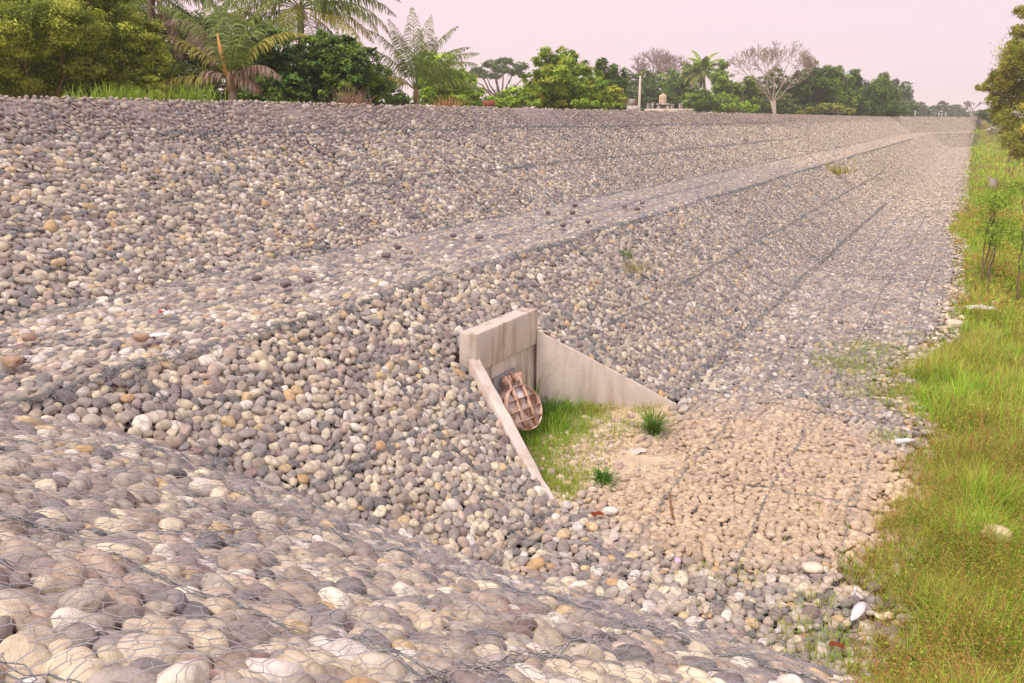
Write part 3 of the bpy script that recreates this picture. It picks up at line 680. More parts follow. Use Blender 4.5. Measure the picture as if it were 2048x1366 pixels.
# leafy low weeds with rusty seed heads, in drifts
for (u0, u1, dens, sz) in ((5.0, 12, 380, .017), (12, 22, 130, .026), (22, 45, 30, .07)):
    P, u, o, e = scatter(u0, u1, dens); p1, p2 = patch(u, o); k = (vnoise(u * .55, o * .8, 79) + rg.normal(0, .06, len(u)) + .25 * (u < 12) - .22 * ((u > 13.5) & (u < 21)) > .5) & (e > .05); P, e = P[k], e[k]; n = len(P)
    h = rg.uniform(.16, .5, n) * (.3 + 1.4 * vnoise(P[:, 0] * 1.8, P[:, 1] * 1.8, 74, 2)) * np.clip(.5 + e, .5, 1.15); lean = rg.normal(0, .10, (n, 2)) * h[:, None] * 2; top_ = P + np.column_stack([lean, h])
    v, f = prisms(P, top_, .0022 * sz / .022, .001 * sz / .022, 3); G.add(v, f, np.broadcast_to(lin((190, 170, 96)), v.shape))
    for s_ in range(7):                                    # leaves up the stem
        t = rg.uniform(.15, .8, n)[:, None]; Q = P * (1 - t) + top_ * t + rg.normal(0, .028, (n, 3)) * sz / .022
        G.add(*leaves(Q, sz * rg.uniform(1, 2.2, n), rg.normal(0, .9, (n, 3)) + [0, 0, .8], 1.1 * mixc([(176, 200, 70), (192, 208, 88), (150, 178, 60)], n, rg, .08), .45, rg))
    kk = rg.random(n) < .5; m = kk.sum()
    for s_ in range(10):                                   # the seed head: rusty grains
        t = rg.uniform(.7, 1.15, m)[:, None]; Q = P[kk] * (1 - t) + top_[kk] * t + rg.normal(0, .014, (m, 3)) * sz / .022
        G.add(*leaves(Q, sz * rg.uniform(.55, 1.15, m), rg.normal(0, 1, (m, 3)), mixc([(224, 172, 110), (208, 150, 94), (230, 194, 130), (196, 140, 88)], m, rg), .6, rg))
# sparse wisps creeping out over the stones, and on the silt
def wisps(uv, rad, n, L, cols, zf, w=.008):
    m = n; a = rg.normal(0, rad / 2, m); b = rg.normal(0, rad / 2, m); u = uv[0] + a; o = uv[1] + b; k = np.ones(m, bool)
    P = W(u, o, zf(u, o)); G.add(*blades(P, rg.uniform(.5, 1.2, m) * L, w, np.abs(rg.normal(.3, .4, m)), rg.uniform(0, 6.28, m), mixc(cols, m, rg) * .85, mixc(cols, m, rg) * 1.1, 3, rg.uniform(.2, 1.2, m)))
fl0 = lambda u, o: 0 * u + .03
for uv, rad, n in (((6.9, .75), .5, 200), ((7.5, .75), .3, 90), ((6.6, .4), .5, 400), ((8.2, .5), .25, 120), ((12.4, .5), .35, 200), ((7.6, 1.7), .5, 60), ((14.5, .9), .9, 700), ((16, 1.5), .9, 900), ((17.4, 1.3), .9, 700), ((19, .5), .8, 200)): wisps(uv, rad, n, .13, GREEN + OLIVE, fl0)
sf = lambda u, o: silt(u, o) - .01
DG_ = [(108, 150, 50), (128, 168, 62)]
def onsilt(m, cu, co_, ru, ro):
    u = rg.normal(cu, ru, m); o = rg.normal(co_, ro, m); k = in_basin(u, o, -.06) & (o < WO - .06) & (vnoise(u * 4, o * 4, 33) + rg.normal(0, .12, m) > .38); return u[k], o[k]
for (m, c4, L, cols) in ((3000, (10.0, 4.6, .9, .45), .10, OLIVE + GREEN), (1600, (8.6, 4.0, .35, .2), .08, OLIVE + GREEN), (2600, (9.9, 4.95, .45, .25), .16, GREEN + DG_), (2000, (10.7, 5.0, .4, .28), .20, GREEN + DG_), (3600, (9.0, 4.9, .35, .4), .10, GREEN + OLIVE), (2600, (8.6, 4.3, .25, .35), .07, OLIVE + GREEN), (2600, (11.4, 4.9, .5, .22), .15, OLIVE + [(210, 170, 110)]), (1300, (12.0, 4.2, .4, .3), .12, OLIVE), (1500, (10.3, 4.4, .6, .4), .09, OLIVE + GREEN), (900, (11.3, 4.1, .4, .3), .07, OLIVE)):
    u, o = onsilt(m, *c4); n = len(u); c = mixc(cols, n, rg)
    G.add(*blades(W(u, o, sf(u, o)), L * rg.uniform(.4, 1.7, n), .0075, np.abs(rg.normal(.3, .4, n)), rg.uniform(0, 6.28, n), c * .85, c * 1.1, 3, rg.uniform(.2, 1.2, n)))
tag(G.build('grass', M['blade']), kind='stuff'); print('grass verts', G.n); del G
# countable tufts: each one a thing
def tuft(name, P, n, L, w, cols, label, cat, group=None, spread=.06, lean=.35, curl=.9, stems=0):
    P = np.asarray(P, float); b = MB(); B = P + np.column_stack([rg.normal(0, spread, (n, 2)), np.zeros(n) - .03]); c = mixc(cols, n, rg)
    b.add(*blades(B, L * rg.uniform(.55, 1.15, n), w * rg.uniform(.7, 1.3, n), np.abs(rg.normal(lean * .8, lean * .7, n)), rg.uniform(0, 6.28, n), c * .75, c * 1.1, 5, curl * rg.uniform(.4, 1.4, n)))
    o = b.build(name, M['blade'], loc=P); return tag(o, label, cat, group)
def G0(px, py, z=0): 
    r = ray(px, py); return r * ((z - H) / r[2]) + np.array([0, 0, H])
DG = [(92, 132, 46), (78, 116, 40), (116, 150, 60), (134, 166, 70)]; BG = [(136, 182, 60), (160, 196, 78), (112, 156, 50)]
tuft('grass_tussock', G0(1305, 868, .05) + [0, 0, .05], 190, .50, .013, DG + BG, 'dark green bushy tussock at the far wing wall tip on the silt', 'grass tussock', None, .05, .5)
tuft('grass_tussock', W(10.42, 5.2, .06), 260, .62, .012, DG, 'dense dark green grass clump between the flap gate and the far wing wall', 'grass tussock', None, .12, .4, .8)
tuft('grass_tussock', W(10.72, 5.22, .06), 200, .52, .012, DG, 'dark green grass clump second from the flap gate against the far wing wall', 'grass tussock', None, .10, .5, .8)
tuft('tall_grass', W(10.35, 5.3, .1), 16, .95, .014, DG, 'few tall upright blades against the headwall behind the flap gate', 'grass clump', None, .04, .12, .5)
tuft('grass_tussock', W(10.85, 4.95, .08), 110, .46, .016, BG, 'bright green broad-bladed tussock in the middle of the outlet', 'grass tussock', None, .06, .5)
tuft('grass_tussock', G0(1180, 868, .05), 60, .32, .010, BG, 'thin bright tussock standing in front of the silt heap', 'grass tussock', None, .05, .3)
tuft('grass_tussock', W(9.25, 5.25, .05), 60, .62, .014, DG, 'green blades growing left of the flap gate along the near wing wall', 'grass tussock', None, .05, .3)
tuft('grass_tussock', W(9.45, 4.95, .05), 110, .40, .010, BG + DG, 'thin blades growing in front of the flap gate rim', 'grass tussock', None, .07, .35)
tuft('weed', G0(1205, 965, .07) + [0, 0, .07], 90, .24, .022, [(96, 150, 56), (122, 170, 70)], 'small leafy green weed alone on the pebbly silt', 'weed', None, .04, .7)
def slope_at(px, py, s=1.2975):
    r = ray(px, py); rn, ru = r[:2] @ NN, r[:2] @ D; t = (H + TOE / s) / (rn / s - r[2]); return W(ru * t, rn * t, H + r[2] * t)
tuft('weed', slope_at(1255, 535), 260, .26, .008, OLIVE + [(196, 160, 96)], 'straw-coloured weed patch on the lower cobble slope right of the culvert', 'weed', None, .22, .6)
tuft('weed', slope_at(1248, 512), 90, .26, .016, DG, 'green weed sprig at the upper end of the straw-coloured patch', 'weed', None, .08, .5)
tuft('weed', slope_at(1668, 345), 200, .7, .03, OLIVE + [(170, 160, 60)], 'olive weed patch far along the lower cobble slope near the step edge', 'weed', None, .4, .6)
for px, py, L, n, w, lab in ((1880, 1262, .52, 70, .013, 'tall bright grass tuft with long arching blades near the bottom right corner'), (1985, 985, .42, 26, .011, 'tall bright blades beside the large tan boulder'), (1895, 900, .34, 40, .010, 'bright arching blades among brown seed heads'), (2010, 1320, .5, 40, .012, 'tall pale blades in the very corner of the meadow'), (1870, 1340, .24, 60, .03, 'broad-leaved green weed at the bottom of the meadow'), (1825, 1190, .36, 34, .011, 'long thin blades at the meadow margin near the white slipper'), (2000, 560, 1.0, 170, .02, 'large yellow-green arching grass clump between the two saplings'), (1990, 640, .45, 60, .014, 'yellowish arching grass beside the white cloth')):
    tuft('grass_tuft', G0(px, py, .03), n, L, w, [(176, 200, 70), (150, 182, 60), (192, 206, 96)], lab, 'grass tuft', None, .09 if L < .9 else .4, .35 if n < 100 else .5)
m_ = 2600; u = rg.normal(9.7, 1.3, m_); o = rg.normal(4.1, .65, m_); k = (o < WO - .1) & (o > 2.4) & (in_basin(u, o, -.08) | ((o < 3.9) & (silt(u, o) > .0))) & (vnoise(u * 2, o * 2, 35) + rg.normal(0, .1, m_) > .42)
u, o = u[k], o[k]; m_ = len(u); V0, F0 = ICO[1]; sz = rg.lognormal(-4.05, .45, m_).clip(.006, .06)
cc = lin(PAL)[rg.integers(0, len(PAL), m_)] * .55 + lin((206, 184, 158)) * .45
sc_3 = sz[:, None] * rg.uniform(.6, 1.3, (m_, 3)); Vp = W(u, o, silt(u, o) + sz * .2)[:, None] + V0[None] * sc_3[:, None]
pb = MB(); pb.add(Vp.reshape(-1, 3), (np.arange(m_)[:, None, None] * len(V0) + F0[None]).reshape(-1, 3), np.repeat(cc, len(V0), 0))
tag(pb.build('gravel', M['stone'], smooth=True), kind='stuff')
for q in range(26):
    u = rg.uniform(6.6, 15.5); o = rg.uniform(-1.5, .1); P = W(u, o, float(gz(np.array(u), np.array(o)))); dp, px, py = depth_w(P)
    if px > 2060: continue
    k = q % 4; L = rg.uniform(.34, .6)
    near_ = 'beside the white sole' if u < 7.9 else 'below the tan boulder' if u < 9.6 else 'level with the tan boulder' if u < 10.8 else 'above the tan boulder' if u < 12.4 else 'above the crushed bottle'
    side = 'at the stone margin' if o > -.4 else 'in the middle of the meadow' if o > -.9 else 'towards the picture edge'
    lb = f"{['straw-coloured', 'bright green', 'pale green', 'thin arching'][k]} grass tuft {near_}, {side}"
    if lb in used: continue
    used[lb] = 1
    tuft('grass_tuft', P, int(rg.integers(22, 70)), L, rg.uniform(.009, .015), [(198, 214, 84), (168, 196, 66), (214, 222, 120)] if k else [(200, 170, 100), (190, 190, 90)], lb, 'grass tuft', 'grass tufts scattered in the meadow', rg.uniform(.04, .09), .45, 1.0)
# ---------------------------------------------------------------- boulders, litter, stakes
def rock(name, P, s, col, label, cat='boulder', seed=0, group=None, rz=0., smooth=True, mt=None):
    V, Fc = ICO[3]; V = stone_shape(V, seed) * np.array(s); c_, s_ = math.cos(rz), math.sin(rz)
    V = V @ np.array([[c_, s_, 0], [-s_, c_, 0], [0, 0, 1]])
    o = obj(name, V + np.asarray(P), [Fc], mt or M['stone_obj'], smooth=smooth, loc=P); o.color = (*lin(col), 1)
    return tag(o, label, cat, group)
rock('boulder', G0(1995, 1068, .22), (.14, .11, .10), (228, 208, 174), 'large tan boulder lying in the meadow grass', seed=3, rz=-.5)
rock('boulder', G0(1908, 648, .06), (.19, .13, .10), (200, 188, 168), 'pale boulder at the grass margin below the white cloth', seed=6)
rock('boulder', G0(1625, 1136, .07), (.11, .085, .045), (226, 212, 190), 'pale flat angular stone lying on grey cobbles at the meadow margin', seed=9)
rock('boulder', G0(1220, 1022, .06), (.10, .07, .05), (206, 198, 190), 'pale pointed stone below the silt in front of the near wing wall', seed=12)
for q, (px, py, s, lab) in enumerate(((1990, 606, .13, 'small pale stone just above the white cloth'), (1962, 598, .10, 'small pale stone left of the sapling foot'), (1958, 552, .14, 'pale stone at the foot of the forked sapling'), (1925, 560, .12, 'pale stone at the edge of the cobbles by the saplings'), (1855, 905, .07, 'pale stone near the crumpled clear bottle'))):
    rock('boulder', G0(px, py, .05), (s, s * .75, s * .5), (200, 190, 172), lab, seed=q, rz=q)
dark = [(1048, 382), (515, 568), (570, 610), (1152, 432), (1132, 432), (1105, 456), (1266, 415), (1276, 423), (906, 518), (1072, 478), (958, 484), (772, 520), (796, 505), (1180, 448), (28, 742)]
LOOSE = ['just right of the white and red scrap', 'midway between the scrap and the headwall', 'third one beyond the white and red scrap', 'fourth one beyond the scrap', 'fifth one beyond the scrap', 'left of and above the headwall top', 'straight above the headwall left corner', 'above the headwall, near the back of the step', 'above the headwall right corner', 'left one of the rear pair', 'right one of the rear pair', 'second farthest group, left', 'second farthest group, middle', 'farthest of all', 'alone near the step edge right of the headwall']
def berm_at(px, py): return G0(px, py, 2.29)
for q, (px, py) in enumerate([(515, 567), (570, 581), (616, 571), (772, 520), (796, 503), (906, 479), (958, 482), (1126, 458), (1096, 432), (1145, 432), (1150, 417), (1249, 420), (1274, 424), (1284, 412), (1176, 450), (28, 740), (285, 690), (62, 690)]):
    s = (.075, .06, .045) if q != 15 else (.15, .07, .055)
    where = ['under the red and white scrap', 'left of centre on the step'][q % 2]
    P = berm_at(px, py); P[2] = 2.27 + .10
    rock('loose_cobble', P, s, (112, 104, 104) if q < 15 else (164, 140, 120), 'dark loose cobble on the step, ' + LOOSE[q] if q < 15 else ['long dark maroon cobble lying loose on the step at the picture edge', 'reddish angular cobble lying loose on the step near the white scrap', 'tan cobble lying loose on the step at the left'][q - 15], 'cobble', seed=q, group='dark loose cobbles on the level step' if q < 15 else None, rz=q)
def crumple(name, P, sx, sy, sz, m, label, cat, seed=1, rz=0):
    u, v = np.meshgrid(np.linspace(-1, 1, 26), np.linspace(-1, 1, 20), indexing='ij')
    hh = (vnoise(u * 2.2 + 5, v * 2.2, seed, 4)) ; e = 1 + .35 * (vnoise(np.arctan2(v, u) * 1.5, u * 0, seed + 1) - .5)
    x, y = u * e * sx, v * e * sy; k = np.clip(1 - (np.abs(u) ** 3 + np.abs(v) ** 3) * .5, 0, 1)
    z = hh * sz * k + .012; c_, s_ = math.cos(rz), math.sin(rz)
    V = np.stack([x * c_ - y * s_, x * s_ + y * c_, z], -1).reshape(-1, 3); i = (np.arange(25)[:, None] * 20 + np.arange(19)[None]).ravel()
    o = obj(name, V + P, [np.stack([i, i + 20, i + 21, i + 1], 1)], m, smooth=False, loc=P)
    so_ = o.modifiers.new('thick', 'SOLIDIFY'); so_.thickness = .004; return tag(o, label, cat)
crumple('white_cloth', G0(1963, 620, .12), .34, .11, .16, M['white'], 'crumpled white cloth lying in the grass below the saplings', 'cloth', 4, -.25)
crumple('paper_scrap', G0(1355, 1124, .10), .03, .04, .06, M['pinkscrap'], 'small pink scrap caught on grey cobbles', 'scrap', 6)
crumple('paper_scrap', G0(1098, 828, .08), .13, .05, .05, M['paper'], 'pale torn scrap lying behind the flap gate on the grass', 'scrap', 8, .3)
crumple('plastic_wrapper', G0(1102, 845, .07), .08, .04, .05, M['blueplastic'], 'pale blue wrapper in the grass right of the flap gate', 'wrapper', 9, .2)
crumple('paper_scrap', G0(1275, 905, .08), .13, .07, .05, M['paper'], 'torn pale sheet at the outer edge of the silt', 'scrap', 12, .6)
crumple('dead_leaf', G0(1193, 1030, .10), .07, .04, .04, M['deadleaf'], 'curled rust-brown leaf on cobbles below the near wing wall', 'leaf', 13, .2)
crumple('dead_leaf', G0(1673, 1292, .10), .06, .03, .03, M['deadleaf'], 'rust-brown leaf on cobbles near the meadow corner', 'leaf', 14, -.4)
crumple('paper_scrap', berm_at(338, 642) + [0, 0, .06], .05, .035, .07, M['white'], 'white scrap lying on the step beside a red bottle cap', 'scrap', 15, .5)
crumple('paper_scrap', berm_at(322, 683) + [0, 0, .05], .10, .04, .05, M['white'], 'white crumpled paper lying on the level step at the left', 'scrap', 16, .5)
b = MB(); P = berm_at(322, 641) + [0, 0, .09]; tube(b, [P, P + [0.004, 0.006, .022]], .017, 14); tube(b, [P + [.004, .006, .022], P + [.004, .006, .026]], [.017, .012], 14)
tag(b.build('bottle_cap', M['red'], loc=P), 'tiny red bottle cap beside a white scrap on the step', 'bottle cap')
# slipper: a thin white sole
b = MB(); P = G0(1715, 1224, .10); t = np.linspace(0, 2 * math.pi, 29)[:-1]; x = np.cos(t) * .115; y = np.sin(t) * .045 * (1 + .25 * np.cos(t) - .2 * np.cos(t) ** 2); rz = .75
xx, yy = x * math.cos(rz) - y * math.sin(rz), x * math.sin(rz) + y * math.cos(rz); z = x * .35
b.add(np.concatenate([np.column_stack([xx, yy, z]), np.column_stack([xx, yy, z + .018])]) + P, [np.stack([np.arange(28), (np.arange(28) + 1) % 28, (np.arange(28) + 1) % 28 + 28, np.arange(28) + 28], 1), np.stack([np.arange(28), np.arange(28) + 28])])
tag(b.build('slipper', M['white'], loc=P), 'white flat shoe sole lying on cobbles at the meadow margin', 'slipper')
b = MB(); P = G0(1708, 1200, .10); box(b, P + [0, 0, .07], (.02, .01, .15), .4); tag(b.build('plastic_strip', M['white'], loc=P), 'thin white strip standing up behind the white sole', 'strip')
# bottle
bt = G0(1808, 882, .10); r_ = root('plastic_bottle', bt, 'crushed clear plastic bottle lying at the grass edge of the apron', 'bottle')
b = MB(); ax = np.array([math.cos(.1), math.sin(.1), .05]); tube(b, [bt + ax * s for s in (-.13, -.12, -.05, 0, .05, .09, .12)], [.03, .042, .040, .032, .041, .03, .014], 14); b.build('bottle_body', M['white'], r_, smooth=True)
b = MB(); tube(b, [bt + ax * .121, bt + ax * .145], .017, 12); b.build('cap', M['white'], r_)
# stakes
def stake(P, top_, r, m, label, cat='stake', name='wooden_stake', k=5):
    b = MB(); n = 6; pts = [np.asarray(P) * (1 - t) + np.asarray(top_) * t + R0.normal(0, r * .35, 3) for t in np.linspace(0, 1, n)]
    tube(b, pts, np.linspace(r, r * .7, n), k); o = b.build(name, m, loc=P); return tag(o, label, cat)
def hit(px, py):
    r = ray(px, py); t = np.linspace(.5, 60, 12000); Q = r * t[:, None] + [0, 0, H]; u, o = UO(Q); k = np.argmax(Q[:, 2] < hgt(u, o)); return Q[k]
P = hit(867, 1246); stake(P, P + [0.003, 0, .075], .012, M['wood'], 'short brown wooden stake poking up through the foreground netting', k=4)
P = G0(1345, 1035, .06); stake(P, G0(1338, 985, .10) + [0, 0, .0], .012, M['wood'], 'long thin brown stick lying on mud-coated cobbles below the silt', 'stick', 'stick')
P = slope_at(1480, 676); stake(P, P + [.03, .02, .32], .014, M['wood'], 'thin reddish stake standing at the foot of the slope right of the culvert')
st = G0(1984, 376, .1); b = MB(); tube(b, [st, st + [0, 0, .3], st + [.05, 0, .62]], [.34, .25, .21], 12); tube(b, [st + [.1, 0, .3], st + [-.35, .1, .75]], [.12, .07], 8)
tag(b.build('tree_stump', M['conc'], loc=st), 'grey cut tree stump standing in dry grass beyond the saplings', 'tree stump')
# ---------------------------------------------------------------- trees
rt = np.random.default_rng(21)
def base_at(px, d):
    r = ray(px, 400); k = d / math.hypot(r[0], r[1]); x, y = r[0] * k, r[1] * k; u = x * D[0] + y * D[1]; o = x * NN[0] + y * NN[1]
    return np.array([x, y, float(hgt(np.array(u), np.array(o))) - .1])
def limb(mb, a, b, r0, r1, c, wob=.08, n=6, k=6):
    a = np.asarray(a, float); b = np.asarray(b, float); L = np.linalg.norm(b - a); t = np.linspace(0, 1, n)[:, None]
    P = a * (1 - t) + b * t + rt.normal(0, wob * L / 2, (n, 3)) * np.sin(t * math.pi); P[:, 2] += np.sin(t[:, 0] * math.pi) * L * .06
    tube(mb, P, np.linspace(r0, r1, n), k, c)
    return P
def tree(name, label, blobs, dist, cols, trunk_px=None, trunk_r=.15, leaf=.1, dens=1., group=None, flat=.75, up=.8, bark=(120, 104, 92), aspect=.5, droop=0, sub=34, cat='tree', spread=.135, dz=1., base=None, fill=0):
    "blobs: (px, py, radius px) of the foliage masses, placed round the tree's own distance"
    bl = np.array(blobs, float); tp = trunk_px if trunk_px is not None else bl[:, 0].mean(); B = base_at(tp, dist) if base is None else base
    R = root(name, B, label, cat, group); cr = MB(); tr = MB(); cb = lin(bark)
    if fill:
        ex = [(x + rt.normal(0, 4), y, r_) for x, y0, r_ in bl for y in np.arange(y0 + r_ * 1.3, fill, r_ * 1.3)]; bl = np.array([tuple(q) for q in bl] + ex)
    Wd = (bl[:, 0].max() - bl[:, 0].min()) / F * dist
    size = max(leaf * 1.5, .0027 * dist); zt = 1e9
    cen = []
    for q, (px, py, rp) in enumerate(bl):
        dd = dist + rt.normal(0, 1) * (Wd * .22 + rp / F * dist * .3) * dz; c = at_dist(px, py, dd); rad = rp / F * dd * 1.12; c[2] = max(c[2], B[2] + rad * .4); cen.append((c, rad))
    fork = B + [0, 0, max(.3, (np.mean([c[2] for c, r_ in cen]) - B[2]) * .45)]; fork[:2] += rt.normal(0, .02 * dist / 10, 2)
    limb(tr, B, fork, trunk_r * 1.25, trunk_r * .85, cb, .05, 6, 10)
    for c, rad in cen:
        P = limb(tr, fork, c, trunk_r * .5, trunk_r * .12, cb)
        ns = int(sub); d = rt.normal(0, 1, (ns, 3)); d /= np.linalg.norm(d, axis=1, keepdims=True); rr = rt.uniform(.45, 1.0, ns) ** .6
        S = c + d * rr[:, None] * rad * [1, 1, flat * .95]
        for s_ in S[:: max(1, ns // 6)]: limb(tr, c * .6 + P[-2] * .4, s_, trunk_r * .14, trunk_r * .04, cb, .1, 4, 4)
        nl = int(dens * 5.2 * math.pi * rad ** 2 / (size * size * aspect * .5)); idx = rt.integers(0, ns, nl)
        sg = rad * spread; off_ = rt.normal(0, 1, (nl, 3)) * sg * [1, 1, .55]
        if droop: off_[:, 2] -= np.abs(rt.normal(0, droop, nl)) * rad
        P_ = S[idx] + off_
        ccl = 1.35 * mixc(cols, ns, rt, .18)[idx] * (1 + rt.normal(0, .14, nl))[:, None]
        nrm = d[idx] * .6 + rt.normal(0, .5, (nl, 3)) + [0, 0, up]
        cr.add(*leaves(P_, size * rt.uniform(.65, 1.35, nl), nrm, ccl, aspect, rt))
    tr.build('trunk', M['bark'], R, smooth=True); cr.build('crown', M['leaf'], R); return R
OLV = [(130, 144, 50), (162, 172, 68), (108, 126, 44), (182, 188, 88), (122, 136, 48)]
DK = [(66, 98, 40), (52, 82, 36), (88, 120, 48), (104, 134, 56)]
MID = [(104, 136, 46), (128, 158, 54), (84, 116, 42), (148, 172, 66)]
BR = [(130, 164, 52), (156, 186, 66), (112, 146, 48), (172, 196, 80)]
YEL = [(168, 176, 60), (190, 190, 70), (140, 158, 56)]
GRD = [(86, 110, 66), (72, 96, 60), (104, 126, 76)]
tree('feathery_tree', 'large olive-green feathery tree at the left end of the tree row', [(20, 55, 62), (110, 45, 70), (200, 60, 62), (120, 135, 75), (40, 145, 58), (205, 140, 55), (275, 70, 42), (295, 130, 42), (250, 170, 30), (80, -40, 70), (190, -40, 60), (-70, 60, 70), (-60, 160, 50), (150, 190, 40), (20, 185, 40), (85, 190, 35)], 33, OLV, 130, .16, .085, 1.0, aspect=.34, sub=60, flat=.6, spread=.12, bark=(128, 110, 90), fill=205)
tree('broadleaf_tree', 'dark glossy broadleaf tree left of the leaning coconut palm trunk', [(548, 90, 36), (528, 138, 38), (580, 122, 38), (560, 178, 42), (518, 188, 28), (606, 168, 38), (540, 200, 36), (590, 205, 34)], 37, DK, 560, .12, .13, 1.1, aspect=.5, sub=40, fill=205)
tree('broadleaf_tree', 'wide dark broadleaf tree with a yellowish top beside the upright young palm', [(645, 88, 30), (682, 102, 36), (722, 122, 34), (700, 160, 42), (650, 150, 40), (742, 170, 33), (756, 194, 24), (640, 192, 34), (690, 200, 36)], 38, DK + [(124, 148, 50)], 690, .12, .13, 1.1, sub=40, fill=205)
tree('leafy_tree', 'light green tree rising right behind the upright young palm', [(885, 128, 28), (905, 158, 28), (872, 182, 28), (850, 118, 20), (905, 195, 24)], 52, BR, 890, .1, .11, .9, fill=212)
tree('leafy_tree', 'small bright green tree right of the young palm with tall fronds', [(938, 160, 14), (946, 185, 20), (925, 148, 12), (935, 205, 18)], 58, BR, 940, .08, .11, .9, fill=212)
tree('rain_tree', 'wide grey-green umbrella-shaped tree far behind the row', [(955, 142, 15), (980, 128, 14), (1010, 124, 15), (1040, 132, 14), (1000, 138, 16), (1028, 142, 14), (970, 150, 13), (1050, 150, 11), (990, 152, 12), (940, 152, 9)], 190, GRD, 1000, .5, .2, .75, flat=.45, spread=.15)
tree('mango_tree', 'tall bright broadleaf tree standing alone in the middle of the row', [(1095, 118, 26), (1128, 112, 22), (1150, 135, 28), (1108, 158, 34), (1168, 158, 30), (1192, 178, 24), (1070, 160, 24), (1140, 188, 30), (1055, 190, 18), (1205, 196, 18), (1100, 195, 26)], 66, MID + YEL[:1], 1125, .16, .16, 1., sub=34, fill=212)
tree('dark_tree', 'dark green tree showing behind the right shoulder of the tall bright tree', [(1213, 140, 20), (1236, 150, 17), (1204, 126, 11), (1225, 172, 20)], 100, DK, 1220, .15, .15, 1., fill=228)
tree('yellow_shrub', 'small yellow-green bushy tree at the right foot of the tall bright tree', [(1228, 182, 14), (1238, 196, 14), (1222, 204, 12)], 70, YEL, 1230, .06, .12, .9, cat='tree')
tree('low_tree', 'low bright green bush left of the tall bright tree', [(1005, 190, 12), (1030, 184, 15), (985, 199, 10), (1022, 202, 12), (1045, 198, 12)], 64, BR, 1015, .06, .12, .9, cat='bush', fill=212)
tree('round_tree', 'round dark green tree directly behind the cream water tank', [(1300, 188, 24), (1328, 195, 18), (1272, 190, 18), (1300, 206, 22)], 150, DK + GRD, 1300, .2, .2, 1., fill=228)
tree('leafy_tree', 'grey-green tree below the left bare crown, behind the utility pole', [(1290, 152, 16), (1318, 158, 16), (1262, 160, 14), (1340, 170, 14)], 165, GRD + MID, 1295, .2, .2, .9, fill=228)
tree('leafy_tree', 'mid green tree between the left bare crown and the far coconut palm', [(1375, 138, 15), (1360, 168, 18), (1388, 172, 16), (1350, 190, 18), (1345, 150, 12), (1375, 200, 18)], 160, MID + GRD, 1370, .2, .2, .9, fill=228)
tree('round_bush', 'rounded grey-green bush right of the water tank', [(1405, 194, 20), (1385, 203, 15), (1427, 203, 15), (1405, 210, 18)], 128, GRD + MID, 1405, .15, .18, 1., cat='bush')
tree('leafy_tree', 'tall narrow-topped green tree just right of the far coconut palm', [(1446, 130, 10), (1442, 155, 18), (1462, 182, 20), (1490, 182, 20), (1476, 202, 20), (1450, 205, 18), (1500, 160, 10)], 142, MID, 1455, .2, .18, 1., fill=228)
tree('dark_tree', 'dark tall tree directly right of the big bare tree', [(1625, 128, 9), (1640, 148, 15), (1606, 152, 14), (1620, 180, 24), (1650, 188, 22), (1590, 196, 18), (1568, 205, 16), (1640, 210, 20), (1575, 175, 12)], 150, DK, 1620, .3, .2, 1., up=.5, fill=228)
tree('bamboo_clump', 'dark plumed bamboo clump beside the dark tall tree', [(1655, 135, 9), (1676, 138, 10), (1690, 158, 14), (1665, 172, 18), (1700, 188, 18), (1680, 205, 18)], 155, DK + MID, 1678, .12, .2, 1., aspect=.35, droop=.35, cat='bamboo', group='bamboo clumps beyond the embankment', fill=228)
tree('bamboo_clump', 'plumed bamboo clump with a thin grey top behind the low spreading bush', [(1710, 143, 8), (1712, 162, 12), (1735, 176, 17), (1725, 205, 20), (1745, 200, 16)], 158, DK, 1725, .12, .2, .9, aspect=.35, droop=.35, cat='bamboo', group='bamboo clumps beyond the embankment', fill=228)
tree('bamboo_clump', 'arching bamboo clump at the right end of the dark row', [(1768, 150, 8), (1756, 166, 13), (1778, 178, 13), (1764, 205, 16), (1790, 185, 9)], 160, DK + MID, 1765, .12, .2, 1., aspect=.35, droop=.35, cat='bamboo', group='bamboo clumps beyond the embankment', fill=228)
tree('spreading_bush', 'low pale olive spreading bush in front of the bamboo', [(1620, 220, 11), (1650, 214, 13), (1676, 215, 13), (1700, 222, 10), (1603, 225, 7)], 128, [(138, 150, 66), (156, 164, 82), (120, 134, 60)], 1655, .1, .18, 1., flat=.5, cat='bush')
tree('hazy_tree', 'hazy bluish-green open-topped tree beyond the bamboo', [(1790, 163, 7), (1812, 170, 9), (1776, 166, 6), (1802, 200, 16), (1780, 214, 14), (1815, 218, 12), (1800, 178, 7)], 270, GRD, 1800, .4, .3, .9, fill=228)
for i_, (bl, dd, lab) in enumerate((([(1838, 214, 10), (1852, 222, 11), (1830, 228, 10)], 400, 'hazy distant tree right beside the hazy open-topped tree'), ([(1884, 210, 8), (1872, 218, 8), (1896, 218, 8), (1884, 226, 9)], 440, 'hazy distant tree with a domed pale top'), ([(1912, 218, 9), (1926, 222, 9), (1905, 228, 8)], 460, 'hazy distant dark tree under the far bare tree'), ([(1945, 228, 7), (1960, 230, 7), (1935, 231, 6)], 520, 'farthest hazy tree at the end of the embankment'))):
    tree('distant_tree', lab, bl, dd, GRD, None, .12, .4, 1.2, group='hazy far trees at the end of the embankment')
tree('hazy_bush', 'hazy grey-green bush at the embankment end beside the right tree', [(1975, 230, 12), (1996, 228, 12), (2016, 234, 11), (1962, 226, 7), (1990, 240, 10)], 190, GRD, 1990, .15, .25, 1., cat='bush')
tree('hedge', 'farthest thin hedge line closing the end of the embankment', [(x, 229 + (x % 3), 6) for x in range(1822, 1965, 9)], 430, GRD, None, .08, .3, 1.1, cat='hedge')
